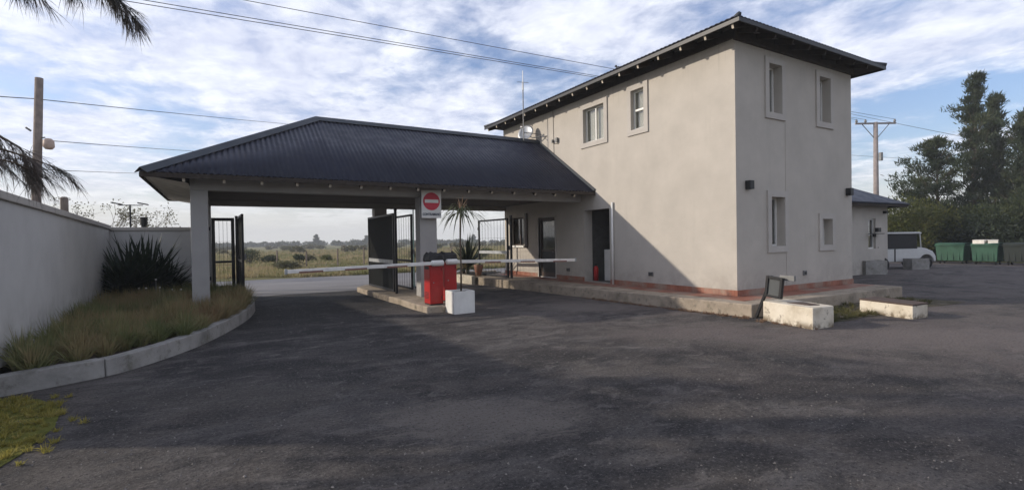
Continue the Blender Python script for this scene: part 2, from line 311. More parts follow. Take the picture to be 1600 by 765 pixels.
def soup(name, V, mat, parent=None, k=3):
    """V: (n*k,3) array of loose k-gons (leaves, blades)."""
    V = np.asarray(V, dtype=np.float32).reshape(-1, 3) - np.array(wloc(parent), dtype=np.float32)
    n = len(V); me = bpy.data.meshes.new(name); me.vertices.add(n); me.vertices.foreach_set('co', V.ravel()); me.loops.add(n); me.loops.foreach_set('vertex_index', np.arange(n, dtype=np.int32))
    me.polygons.add(n // k); me.polygons.foreach_set('loop_start', np.arange(0, n, k, dtype=np.int32)); me.polygons.foreach_set('loop_total', np.full(n // k, k, dtype=np.int32))
    me.update(calc_edges=True); me.materials.append(M[mat]); o = bpy.data.objects.new(name, me); col.objects.link(o)
    if parent: o.parent = parent
    return o
def unit(v): return v / np.maximum(np.linalg.norm(v, axis=-1, keepdims=True), 1e-9)
def leaves(P, D, L, W):
    """diamond leaves: base points P, directions D, lengths L, widths W -> quads"""
    D = unit(D); S = unit(np.cross(D, rng.normal(size=D.shape))); L = np.asarray(L)[:, None]; W = np.asarray(W)[:, None]
    return np.stack([P, P + D * L * .45 + S * W / 2, P + D * L, P + D * L * .45 - S * W / 2], 1)
def blades(P, D, L, W, droop):
    """curved grass blades as quad + tri -> triangles (3 each)"""
    D = unit(D); S = unit(np.cross(D, np.array([0, 0, 1.]) + rng.normal(size=D.shape) * .3)); L = np.asarray(L)[:, None]; W = np.asarray(W)[:, None]; droop = np.asarray(droop)[:, None]
    g = np.array([0, 0, -1.]); m = P + D * L * .55 + g * L * droop * .25; t = P + D * L + g * L * droop
    a = P - S * W / 2; b = P + S * W / 2; c = m + S * W * .38; d = m - S * W * .38
    return np.concatenate([np.stack([a, b, c], 1), np.stack([a, c, d], 1), np.stack([d, c, t], 1)], 0)
def at(p, d, z=None):
    """a place d metres away along the bearing of picture column p"""
    v = rt * (p - 800) + fw * FPX; v = Vector((v.x, v.y, 0)).normalized() * d; return (v.x, v.y, z or 0.)

# ================================================================== SETTING
def sheet(name, P, z, mat):
    me = bpy.data.meshes.new(name); me.from_pydata([(x, y, z) for x, y in P], [], [tuple(range(len(P)))]); me.materials.append(M[mat]); o = bpy.data.objects.new(name, me); col.objects.link(o); o['kind'] = 'structure'; return o
sheet('ground', [(-900, -900), (900, -900), (900, 900), (-900, 900)], -.012, 'field_ground')
sheet('street', [(-300, 15.6), (300, 15.6), (300, 23.4), (-300, 23.4)], -.006, 'street_asphalt')
def wavy(a, b, n, amp, seed):
    r = random.Random(seed); return [(a[0] + (b[0] - a[0]) * i / n + r.uniform(-amp, amp), a[1] + (b[1] - a[1]) * i / n + r.uniform(-amp, amp)) for i in range(n + 1)]
yard = wavy((-2.2, -14), (34, -14), 4, 0, 1) + wavy((33.0, -13), (33.0, 15.4), 40, .12, 2) + wavy((32.5, 15.9), (-2.4, 16.0), 70, .10, 3)
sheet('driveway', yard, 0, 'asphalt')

# ================================================================== GATEHOUSE
XA, YA, XB, YB = 9.28, 6.51, 13.97, 16.2
gh = thing('gatehouse', (XA, YA, .25), 'two storey beige stucco gatehouse with a dark metal hip roof', 'building')
WT = 5.98
def wall_face(mb, axis, c, inward, u0, u1, z0, z1, ops, t=.30):
    us = sorted({u0, u1} | {o[0] for o in ops} | {o[1] for o in ops}); zs = sorted({z0, z1} | {o[2] for o in ops} | {o[3] for o in ops})
    P = (lambda u, z, d: (c + inward * d, u, z)) if axis == 'x' else (lambda u, z, d: (u, c + inward * d, z))
    for i in range(len(us) - 1):
        for j in range(len(zs) - 1):
            a, b, p, q = us[i], us[i + 1], zs[j], zs[j + 1]
            if any(o[0] <= a and b <= o[1] and o[2] <= p and q <= o[3] for o in ops): continue
            mb.add([P(a, p, 0), P(b, p, 0), P(b, q, 0), P(a, q, 0)], [(0, 1, 2, 3)])
            mb.add([P(a, p, t), P(b, p, t), P(b, q, t), P(a, q, t)], [(0, 3, 2, 1)])
    for a, b, p, q in ops:
        for (ua, za), (ub, zb) in (((a, p), (b, p)), ((b, p), (b, q)), ((b, q), (a, q)), ((a, q), (a, p))):
            mb.add([P(ua, za, 0), P(ub, zb, 0), P(ub, zb, t), P(ua, za, t)], [(0, 1, 2, 3)])
winL = [(10.55, 11.45, 4.28, 5.26), (9.05, 9.50, 4.28, 5.29), (14.88, 15.85, 1.30, 2.30)]
doorL = [(12.96, 13.92, .25, 2.22), (10.40, 11.50, .25, 2.33)]
winF = [(10.43, 10.91, 4.21, 5.28), (12.45, 12.94, 4.22, 5.30), (10.47, 10.98, 1.27, 2.36), (12.53, 12.98, 1.26, 1.89)]
mb = MB(); wall_face(mb, 'x', XA, 1, YA, YB, .25, WT, winL + doorL); wall_face(mb, 'y', YA, 1, XA, XB, .25, WT, winF)
wall_face(mb, 'x', XB, -1, YA, YB, .25, WT, []); wall_face(mb, 'y', YB, -1, XA, XB, .25, WT, [])
mb.build('wall', 'stucco', gh, merge=True)
fl = MB(); fl.box(XA + .17, XB - .17, YA + .17, YB - .17, 3.05, 3.2); fl.build('floor_slab', 'interior', gh)
# skirting of terracotta tile
sk = MB(); sk.box(XA - .018, XA + .0, YA - .018, 10.38, .254, .375); sk.box(XA - .018, XA, 11.52, 12.9, .254, .375); sk.box(XA - .018, XA, 13.98, YB, .254, .375); sk.box(XA + .001, XB + .018, YA - .018, YA, .254, .375)
sk.build('skirting', 'terracotta', gh)
pj = MB()   # a shallow pilaster strip that runs down the front
pj.box(11.05, 11.075, YA - .008, YA - .001, .38, 4.0); pj.build('plaster_joint', 'stucco', gh)
def window(axis, c, o, surround, leafs, frame='white_frame', curtain=True, sgn=-1, sw=.135, d=.20):
    a, b, p, q = o
    B = (lambda m, u0, u1, z0, z1, e0, e1: m.box(c + min(e0, e1), c + max(e0, e1), u0, u1, z0, z1)) if axis == 'x' else (lambda m, u0, u1, z0, z1, e0, e1: m.box(u0, u1, c + min(e0, e1), c + max(e0, e1), z0, z1))
    f = MB(); w_ = .042
    B(f, a, a + w_, p, q, d - .03, d + .02); B(f, b - w_, b, p, q, d - .03, d + .02); B(f, a + w_, b - w_, q - w_, q, d - .03, d + .02); B(f, a + w_, b - w_, p, p + w_, d - .03, d + .02)
    if leafs == 2: m_ = (a + b) / 2; B(f, m_ - .022, m_ + .022, p + w_, q - w_, d - .035, d + .015)
    if leafs == -2: m_ = (p + q) / 2; B(f, a + w_, b - w_, m_ - .025, m_ + .025, d - .035, d + .015)
    fo = f.build('window', frame, gh)
    g = MB(); B(g, a + w_, b - w_, p + w_, q - w_, d - .004, d + .004); g.build('pane', 'window_glass', fo)
    if curtain:
        k = MB(); n = 28; V = []
        u0, u1 = {'part': (a + .03, a + (b - a) * .62), 'right': (a + (b - a) * .42, b - .03)}.get(curtain, (a + .03, b - .03))
        for i in range(n + 1):
            u = u0 + (u1 - u0) * i / n; e = d + .075 + .018 * math.sin(i * 1.7)
            for z in (p + .02, q): V.append((c + e, u, z) if axis == 'x' else (u, c + e, z))
        k.add(V, [(2 * i, 2 * i + 2, 2 * i + 3, 2 * i + 1) for i in range(n)]); k.build('curtain', 'curtain', fo, smooth=True)
    if surround:
        s_ = MB(); e0, e1 = -.035, -.0
        B(s_, a - sw, a, p - sw, q + sw, e0, e1); B(s_, b, b + sw, p - sw, q + sw, e0, e1); B(s_, a, b, q, q + sw, e0, e1); B(s_, a, b, p - sw, p, e0, e1)
        s_.build('window_surround', 'trim', gh)
window('x', XA, winL[0], True, 2, curtain=True, d=.11); window('x', XA, winL[1], True, -2, curtain=True, d=.11)
window('y', YA, winF[0], True, 2, curtain='right'); window('y', YA, winF[1], True, 2, curtain='right'); window('y', YA, winF[2], True, 2, curtain=False); window('y', YA, winF[3], True, 1, curtain='right')
window('x', XA, winL[2], False, 2, frame='brown_frame', curtain=False)
m_ = MB(); m_.box(XA - .06, XA + .16, 14.80, 15.93, 1.235, 1.297); m_.build('window_sill', 'white_paint', gh)
# door under the carport
d = MB(); d.box(XA - .02, XA + .06, 12.90, 12.96, .25, 2.28); d.box(XA - .02, XA + .06, 13.92, 13.98, .25, 2.28); d.box(XA - .02, XA + .06, 12.96, 13.92, 2.22, 2.28)
df = d.build('door_frame', 'trim', gh)
d = MB(); d.box(XA + .07, XA + .11, 12.97, 13.05, .27, 2.21); d.box(XA + .07, XA + .11, 13.83, 13.91, .27, 2.21); d.box(XA + .07, XA + .11, 13.05, 13.83, 2.12, 2.21); d.box(XA + .07, XA + .11, 13.05, 13.83, .27, .42); d.box(XA + .07, XA + .11, 13.05, 13.83, 1.1, 1.16)
do = d.build('door', 'brown_frame', gh); g = MB(); g.box(XA + .085, XA + .093, 13.05, 13.83, 1.16, 2.12); g.build('pane', 'window_glass', do); g = MB(); g.box(XA + .08, XA + .1, 13.05, 13.83, .42, 1.1); g.build('door_panel', 'black_plastic', do)
g = MB(); g.cyl((XA + .05, 13.08, 1.1), (XA + .05, 13.2, 1.1), .012, 8); g.build('handle', 'chrome', do)
g = MB(); g.box(XA + .04, XA + .16, 12.96, 13.92, .25, .266); g.build('threshold', 'white_paint', gh)
# alcove: a deep recess lined in plaster
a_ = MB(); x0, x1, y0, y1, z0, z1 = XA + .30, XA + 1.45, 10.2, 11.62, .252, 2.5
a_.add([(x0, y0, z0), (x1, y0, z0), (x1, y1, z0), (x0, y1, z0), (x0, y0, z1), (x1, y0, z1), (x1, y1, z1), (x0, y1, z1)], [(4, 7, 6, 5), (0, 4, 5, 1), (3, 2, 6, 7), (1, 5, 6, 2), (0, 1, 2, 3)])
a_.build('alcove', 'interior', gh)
# vents
for (vx, vy, vz) in ((XA, 8.90, .60), (XA, 12.30, .56)):
    g = MB(); g.box(vx - .022, vx - .001, vy - .075, vy + .075, vz - .045, vz + .045); vo = g.build('wall_vent', 'grey_steel', gh); g = MB(); [g.box(vx - .03, vx - .022, vy - .055, vy + .055, vz - .03 + k * .022, vz - .02 + k * .022) for k in range(3)]; g.build('louvre', 'black_plastic', vo)
g = MB(); g.box(11.71, 11.85, YA - .022, YA - .001, .57, .68); vo = g.build('wall_vent', 'grey_steel', gh); g = MB(); g.box(11.74, 11.82, YA - .03, YA - .022, .59, .65); g.build('louvre', 'black_plastic', vo)
g = MB(); g.cyl((XA - .045, 10.24, .252), (XA - .045, 10.24, 2.48), .03, 10); g.build('downpipe', 'white_paint', gh, smooth=True)
g = MB(); g.box(XA - .05, XA - .005, 14.60, 14.72, 1.22, 2.42); g.build('shutter', 'brown_frame', gh)
g = MB(); g.cyl((XA - .012, 12.95, 4.1), (XA - .012, 12.98, 5.7), .007, 6); g.cyl((XA - .012, 12.98, 4.55), (XA - .012, 12.70, 4.50), .007, 6); g.build('antenna_cable', 'black_plastic', gh)
g = MB(); g.obox((XA - .05, 12.75, 4.62), (.06, .10, .14)); g.build('junction_box', 'grey_steel', gh); g = MB(); g.obox((XA - .05, 12.98, 4.62), (.05, .05, .10)); g.build('junction_box', 'grey_steel', gh)
# hip roof
EX0, EX1, EY0, EY1, EZ = 8.70, 14.63, 6.00, 16.62, 5.75
pit = math.tan(R(19)); hw = (EX1 - EX0) / 2; rz = EZ + hw * pit; rx = (EX0 + EX1) / 2
def hip_roof(name, parent, ex0, ex1, ey0, ey1, ez, rise, along, mat, pitchx=.12, th=.02):
    """corrugated hip roof; ridge along 'y' or 'x'"""
    m = MB()
    if along == 'y':
        h = (ex1 - ex0) / 2; k = rise / h
        def slope(edge, sgn):          # long sides: waves across y
            n = int((ey1 - ey0) / pitchx) * 6; V = []
            for i in range(n + 1):
                y = ey0 + (ey1 - ey0) * i / n; r = min(h, y - ey0, ey1 - y); a = .009 * math.sin(2 * math.pi * y / pitchx)
                V += [(edge, y, ez + a), (edge + sgn * r, y, ez + r * k + a)]
            m.add(V, [(2 * i, 2 * i + 2, 2 * i + 3, 2 * i + 1) for i in range(n)])
        slope(ex0, 1); slope(ex1, -1)
        for edge, sgn in ((ey0, 1), (ey1, -1)):
            n = int((ex1 - ex0) / pitchx) * 6; V = []
            for i in range(n + 1):
                x = ex0 + (ex1 - ex0) * i / n; r = min(x - ex0, ex1 - x); a = .009 * math.sin(2 * math.pi * x / pitchx)
                V += [(x, edge, ez + a), (x, edge + sgn * r, ez + r * k + a)]
            m.add(V, [(2 * i, 2 * i + 2, 2 * i + 3, 2 * i + 1) for i in range(n)])
    o = m.build(name, mat, parent, smooth=True); md = o.modifiers.new('solid', 'SOLIDIFY'); md.thickness = th; md.offset = -1; return o
ro = hip_roof('roof', gh, EX0, EX1, EY0, EY1, EZ, hw * pit, 'y', 'roof_sheet')
m = MB(); rh = [(EX0, EY0, EZ + .02), (rx, EY0 + hw, rz + .03), (EX1, EY0, EZ + .02), (rx, EY1 - hw, rz + .03), (EX0, EY1, EZ + .02), (EX1, EY1, EZ + .02)]
for a, b in ((0, 1), (2, 1), (1, 3), (3, 4), (3, 5)): m.tube([rh[a], rh[b]], .05, 6)
m.build('ridge_cap', 'roof_flashing', ro, smooth=True)
# soffit boards, fascia
m = MB(); s0 = -.045
def sof(e, w_, z): return z + w_ * pit
m.add([(EX0 + .03, EY0 + .03, EZ - .05), (EX1 - .03, EY0 + .03, EZ - .05), (EX1 - .03, EY1 - .03, EZ - .05), (EX0 + .03, EY1 - .03, EZ - .05),
       (XA + .3, YA + .3, EZ - .05 + .85 * pit), (XB - .3, YA + .3, EZ - .05 + .85 * pit), (XB - .3, YB - .3, EZ - .05 + .85 * pit), (XA + .3, YB - .3, EZ - .05 + .85 * pit)],
      [(0, 4, 5, 1), (1, 5, 6, 2), (2, 6, 7, 3), (3, 7, 4, 0)])
m.build('soffit', 'dark_timber', gh)
m = MB(); m.box(XA - .05, XB + .05, YA - .05, YA - .001, 5.56, 5.80); m.box(XA - .05, XA - .001, YA, YB, 5.60, 5.80); m.build('wall_plate', 'dark_timber', gh)
m = MB(); m.box(EX0, EX0 + .025, EY0, EY1, EZ - .10, EZ - .022); m.box(EX0 + .026, EX1 - .026, EY0, EY0 + .025, EZ - .10, EZ - .022); m.box(EX1 - .025, EX1, EY0, EY1, EZ - .10, EZ - .022)
m.build('fascia', 'black_steel', gh)
def rafter(p0, p1, wd, ht, parent, paint_end=True):
    p0, p1 = Vector(p0), Vector(p1); dd = (p1 - p0); L_ = dd.length; m = MB(); m.obox((p0 + p1) / 2, (L_, wd, ht), dd); o = m.build('rafter', 'dark_timber', parent)
    if paint_end:
        e = MB(); dn = dd.normalized(); e.obox(p0 - dn * .006, (.010, wd * .92, ht * .9), dn); e.build('rafter_end', 'rafter_end', o)
    return o
y = 6.18
while y < 16.5:
    rafter((EX0 + .06, y, EZ - .125), (XA + .02, y, EZ - .125 + .52 * pit), .05, .115, gh); y += .64
x = 9.35
while x < 14.4:
    rafter((x, EY0 + .06, EZ - .125), (x, YA + .02, EZ - .125 + .45 * pit), .05, .11, gh, False); x += .64

# platform round the gatehouse
pl = thing('platform', (XA, 10, 0), 'raised concrete walkway with reddish tiles around the beige gatehouse', 'walkway')
P = [(8.40, 5.60), (14.05, 5.46)]; P += [(14.05, 16.9), (7.78, 16.9), (7.55, 15.5)] + [(7.55 + (8.40 - 7.55) * t + random.uniform(-.012, .012), 15.5 + (5.6 - 15.5) * t) for t in [i / 24 for i in range(1, 24)]]
m = MB(); m.prism(P, -.06, .246); m.build('slab', 'concrete', pl, bevel=.02)
m = MB(); m.box(8.74, XA, 5.98, 16.1, .2464, .2505); m.box(XA, 13.9, 5.98, YA, .2464, .2505); m.build('tile_paving', 'terracotta', pl)
# fittings fixed to the gatehouse
for lx, lb in ((9.64, 'square black wall lamp beside the sunlit corner of the gatehouse front'), (13.72, 'square black wall lamp at the far right corner of the gatehouse front')):
    t = thing('wall_lamp', (lx, YA, 2.58), lb, 'lamp', 'black wall lamps on the gatehouse front')
    m = MB(); m.box(lx - .07, lx + .07, YA - .13, YA - .012, 2.49, 2.67); m.build('lamp_housing', 'black_plastic', t, bevel=.006)
    m = MB(); m.box(lx - .045, lx + .045, YA - .012, YA - .001, 2.52, 2.64); m.build('mounting_plate', 'grey_steel', t)
    m = MB(); m.cyl((lx, YA - .07, 2.482), (lx, YA - .07, 2.49), .04, 12); m.build('lens', 'glass_grey', t)
t = thing('satellite_dish', (XA, 14.1, 5.0), 'small grey satellite dish on a bracket under the gatehouse eave', 'dish')
m = MB(); c0 = Vector((8.90, 14.05, 5.08)); nrm = Vector((-.75, -.45, .35)).normalized(); a = nrm.orthogonal().normalized(); b = nrm.cross(a); V = [c0 - nrm * .07]; F = []
for i in range(1, 5):
    r_ = .28 * i / 4
    for k in range(20): V.append(c0 + (a * math.cos(k * math.pi / 10) * r_ + b * math.sin(k * math.pi / 10) * r_) + nrm * (-.07 + .07 * (i / 4) ** 2))
for k in range(20): F.append((0, 1 + k, 1 + (k + 1) % 20))
for i in range(3):
    for k in range(20): F.append((1 + i * 20 + k, 1 + (i + 1) * 20 + k, 1 + (i + 1) * 20 + (k + 1) % 20, 1 + i * 20 + (k + 1) % 20))
m.add(V, F); o = m.build('reflector', 'galvanised', t, smooth=True); md = o.modifiers.new('s', 'SOLIDIFY'); md.thickness = .01
m = MB(); m.tube([c0 - nrm * .08, (9.0, 13.8, 4.86), (XA, 13.35, 4.86)], .018, 8); m.tube([c0 + b * -.2, c0 + nrm * .3], .008, 6); m.build('bracket', 'grey_steel', t)
m = MB(); m.cyl(c0 + nrm * .26, c0 + nrm * .34, .03, 8); m.build('receiver', 'white_paint', t)
t = thing('antenna_mast', (8.6, 13.69, 5.0), 'thin steel radio mast standing up past the gatehouse eave', 'antenna')
m = MB(); m.cyl((8.6, 13.69, 4.72), (8.6, 13.69, 6.35), .018, 8); m.cyl((8.6, 13.69, 4.98), (XA, 13.69, 4.98), .012, 6); m.build('mast', 'grey_steel', t)
m = MB(); m.cyl((8.6, 13.69, 6.35), (8.6, 13.69, 6.62), .028, 10); m.cyl((8.6, 13.69, 6.62), (8.6, 13.69, 6.97), .012, 6); m.build('radiating_tip', 'white_paint', t)
m = MB(); m.cyl((8.42, 13.75, 6.60), (8.78, 13.63, 6.60), .008, 6); m.build('cross_rod', 'grey_steel', t)
m = MB(); m.blob((9.87, 10.63, 6.33), (.04, .09, .05), 10, 8); m.blob((9.87, 10.70, 6.41), (.03, .035, .032), 8, 6); m.tube([(9.87, 10.55, 6.32), (9.87, 10.42, 6.27)], [.025, .01], 6); m.cyl((9.87, 10.73, 6.41), (9.87, 10.77, 6.405), .008, 6, .001); m.cyl((9.86, 10.64, 6.29), (9.86, 10.64, 6.20), .005, 5)
m.build('bird', 'black_plastic', smooth=True); tag(bpy.data.objects['bird'], 'small dark bird perched on the gatehouse roof', 'bird')
# things in the alcove
t = thing('fire_extinguisher', (9.62, 11.40, .255), 'red fire extinguisher on the floor of the dark gatehouse alcove', 'extinguisher')
m = MB(); m.tube([(9.62, 11.40, .26), (9.62, 11.40, .62), (9.62, 11.40, .67), (9.62, 11.40, .70)], [.075, .075, .055, .025], 16); m.build('cylinder', 'red_paint', t, smooth=True)
m = MB(); m.cyl((9.62, 11.40, .70), (9.62, 11.40, .74), .02, 8); m.obox((9.60, 11.37, .76), (.12, .02, .015)); m.tube([(9.60, 11.40, .72), (9.52, 11.40, .68), (9.51, 11.40, .45)], .01, 6); m.build('valve_and_hose', 'black_plastic', t)
t = thing('low_cabinet', (9.9, 10.65, .255), 'white waist-high cabinet inside the gatehouse alcove', 'cabinet')
m = MB(); m.box(9.88, 10.45, 10.30, 11.32, .258, 1.17); m.build('carcass', 'white_paint', t, bevel=.006); m = MB(); m.box(9.865, 9.879, 10.34, 11.28, .30, 1.14); m.build('cabinet_door', 'white_frame', t, bevel=.004)

# ================================================================== CARPORT
cp = thing('carport', (4, 13.9, 0), 'open carport over the gate lanes with a dark corrugated roof on pale pillars', 'carport')
CX0, CX1, CY0, CY1, CEZ, CRY, CRZ, CRX = -1.18, XA - .004, 10.98, 16.82, 2.84, 13.9, 4.77, 2.27
kf = (CRZ - CEZ) / (CRY - CY0); kl = (CRZ - CEZ) / (CRX - CX0); PW = .108
m = MB(); n = int((CX1 - CX0) / PW) * 8; V = []
for i in range(n + 1):
    x = CX0 + (CX1 - CX0) * i / n; r_ = min(CRY - CY0, (x - CX0) * (CRY - CY0) / (CRX - CX0)); a = .011 * math.sin(2 * math.pi * x / PW); V += [(x, CY0, CEZ + a), (x, CY0 + r_, CEZ + r_ * kf + a)]
m.add(V, [(2 * i, 2 * i + 2, 2 * i + 3, 2 * i + 1) for i in range(n)])
V = []
for i in range(n + 1):
    x = CX0 + (CX1 - CX0) * i / n; r_ = min(CRY - CY0, (x - CX0) * (CRY - CY0) / (CRX - CX0)); a = .011 * math.sin(2 * math.pi * x / PW); V += [(x, CY1, CEZ + a), (x, CY1 - r_, CEZ + r_ * kf + a)]
m.add(V, [(2 * i, 2 * i + 1, 2 * i + 3, 2 * i + 2) for i in range(n)])
n2 = int((CY1 - CY0) / PW) * 8; V = []
for i in range(n2 + 1):
    y = CY0 + (CY1 - CY0) * i / n2; r_ = min(y - CY0, CY1 - y) * (CRX - CX0) / (CRY - CY0); a = .011 * math.sin(2 * math.pi * y / PW); V += [(CX0, y, CEZ + a), (CX0 + r_, y, CEZ + r_ * kl + a)]
m.add(V, [(2 * i, 2 * i + 1, 2 * i + 3, 2 * i + 2) for i in range(n2)])
cr_ = m.build('roof', 'roof_sheet', cp, smooth=True); md = cr_.modifiers.new('s', 'SOLIDIFY'); md.thickness = .015
def cap_strip(m, a, b, up1, up2, wd):
    a, b = Vector(a), Vector(b); d1 = Vector(up1); d2 = Vector(up2); z = Vector((0, 0, .035))
    V = [a + d1 * wd, a + z, a + d2 * wd, b + d1 * wd, b + z, b + d2 * wd]; m.add(V, [(0, 1, 4, 3), (1, 2, 5, 4)])
m = MB(); zz = .022
dF = Vector((0, -1, -kf)).normalized(); dB = Vector((0, 1, -kf)).normalized(); dL = Vector((-1, 0, -kl)).normalized()
hipv = Vector((CRX - CX0, CRY - CY0, CRZ - CEZ)).normalized()
pf = (Vector((1, 0, 0)) - hipv * hipv.x).normalized(); pl_ = (Vector((0, 1, kl * 0)) - hipv * hipv.y).normalized()
A0 = Vector((CX0, CY0, CEZ + zz)); A1 = Vector((CRX, CRY, CRZ + zz))
def inplane(nrm_, away):
    v = hipv.cross(nrm_).normalized(); return v if v.dot(away) > 0 else -v
nF = Vector((0, -kf, 1)).normalized(); nL = Vector((-kl, 0, 1)).normalized()
vF = inplane(nF, Vector((1, -1, 0))); vL = inplane(nL, Vector((-1, 1, 0)))
cap_strip(m, A0, A1, vF, vL, .17); cap_strip(m, A1, (CX1, CRY, CRZ + zz), dF, dB, .17)
B0 = Vector((CX0, CY1, CEZ + zz)); hb = (A1 - B0).normalized(); nB = Vector((0, kf, 1)).normalized()
vB = hb.cross(nB); vB = vB if vB.x > 0 else -vB; vL2 = hb.cross(nL); vL2 = vL2 if vL2.x < 0 else -vL2
cap_strip(m, B0, A1, vB.normalized(), vL2.normalized(), .17)
o = m.build('hip_cap', 'roof_flashing', cr_); md = o.modifiers.new('s', 'SOLIDIFY'); md.thickness = .01
# flashing where the slope meets the wall
m = MB(); m.obox((XA - .03, (CY0 + CRY) / 2, (CEZ + CRZ) / 2 + .03), (math.hypot(CRY - CY0, CRZ - CEZ), .02, .10), (0, CRY - CY0, CRZ - CEZ)); m.build('wall_flashing', 'roof_flashing', cr_)
# perimeter beams with flat soffit
BZ0, BZ1 = 2.585, 2.84
m = MB(); m.box(-.46, CX1, 11.62, 11.86, BZ0, BZ1 + .30); m.build('beam', 'column_stucco', cp, bevel=.006)
m = MB(); m.box(-.46, CX1, 16.10, 16.34, BZ0, BZ1 + .30); m.build('beam', 'column_stucco', cp, bevel=.006)
m = MB(); m.box(-.46, -.20, 11.861, 16.099, BZ0, BZ1 + .30); m.build('beam', 'column_stucco', cp, bevel=.006)
m = MB(); m.box(-.199, CX1, 11.861, 16.099, 2.74, 2.77); m.build('ceiling', 'dark_timber', cp)
m = MB()   # sloping eave boards
q = .03
def eave(m):
    o = [(CX0 + q, CY0 + q), (CX1, CY0 + q), (CX1, CY1 - q), (CX0 + q, CY1 - q)]; i_ = [(-.44, 11.64), (CX1, 11.64), (CX1, 16.32), (-.44, 16.32)]
    ze, zi = CEZ - .035, CEZ - .035 + .62 * kf * .92; zl = CEZ - .06
    V = [(x, y, ze) for x, y in o] + [(x, y, zi) for x, y in i_]; m.add(V, [(0, 4, 5, 1), (2, 6, 7, 3)]); m.add([(CX0 + q, CY0 + q, CEZ - .07), (-.46, CY0 + q, CEZ - .19), (-.46, CY1 - q, CEZ - .19), (CX0 + q, CY1 - q, CEZ - .07)], [(0, 3, 2, 1)])
eave(m); m.build('soffit', 'soffit_board', cp)
m = MB(); m.box(CX0, CX1, CY0 - .012, CY0 + .012, CEZ - .105, CEZ - .016); m.box(CX0, CX1, CY1 - .012, CY1 + .012, CEZ - .105, CEZ - .016); m.box(CX0 - .012, CX0 + .012, CY0 + .013, CY1 - .013, CEZ - .105, CEZ - .016); m.build('fascia', 'dark_timber', cp)
for i in range(16):
    x = -1.18 + .65 * i + .0
    if x < -.6 or x > 9.2: continue
    rafter((x, CY0 + .055, CEZ - .125), (x, 11.62, CEZ - .125 + .56 * kf), .05, .09, cp)
    rafter((x, CY1 - .055, CEZ - .125), (x, 16.34, CEZ - .125 + .42 * kf), .05, .09, cp, False)
for (x0, x1, y0, y1, zb) in ((-.46, -.16, 11.615, 11.90, .0), (4.26, 4.70, 11.615, 11.95, .14), (4.36, 4.76, 16.05, 16.36, .14), (-.46, -.16, 16.05, 16.36, .0)):
    m = MB(); m.box(x0, x1, y0, y1, zb, BZ0 - .002); m.build('pillar', 'column_stucco', cp, bevel=.008)
# lane island
il = thing('traffic_island', (4.2, 13, 0), 'worn concrete island between the two gate lanes', 'kerb')
P = [(3.72, 9.82), (4.05, 9.74), (4.60, 9.82), (4.86, 10.0)]; P += [(4.92 + random.uniform(-.02, .02), 10.4 + .6 * i) for i in range(10)] + [(4.7, 16.35), (4.0, 16.1)] + [(3.60 + .012 * i + random.uniform(-.03, .03), 15.5 - .56 * i) for i in range(10)]
m = MB(); m.prism(P, -.05, .138); m.build('slab', 'concrete', il, bevel=.03)

# ---------------- no-entry sign
t = thing('no_entry_sign', (4.5, 11.45, 2.4), 'white no entry sign with red disc above the lane island', 'sign')
m = MB(); m.box(4.245, 4.755, 11.440, 11.458, 2.065, 2.745); m.build('plate', 'sign_white', t, bevel=.003)
m = MB(); m.cyl((4.5, 11.438, 2.47), (4.5, 11.432, 2.47), .215, 40); m.build('red_disc', 'sign_red', t)
m = MB(); m.box(4.325, 4.675, 11.424, 11.430, 2.435, 2.515); m.build('white_bar', 'sign_white', t)
m = MB(); m.box(4.46, 4.54, 11.459, 11.61, 2.6, 2.66); m.build('bracket', 'grey_steel', t)
tx = bpy.data.curves.new('lettering', 'FONT'); tx.body = 'CONTRAMANO'; tx.size = .083; tx.extrude = .002; tx.align_x = 'CENTER'; tx.align_y = 'CENTER'; tx.offset = .002
tmp = bpy.data.objects.new('tmp', tx); col.objects.link(tmp); bpy.context.view_layer.update()
me = bpy.data.meshes.new_from_object(tmp.evaluated_get(bpy.context.evaluated_depsgraph_get())); bpy.data.objects.remove(tmp)
lo = bpy.data.objects.new('lettering', me); col.objects.link(lo); me.materials.clear(); me.materials.append(M['sign_text']); lo.parent = t; lo.location = (0, -.016, -.245); lo.rotation_euler = (R(90), 0, 0)
xs = [v.co.x for v in me.vertices]; lo.scale = (.46 / (max(xs) - min(xs)), 1, 1)

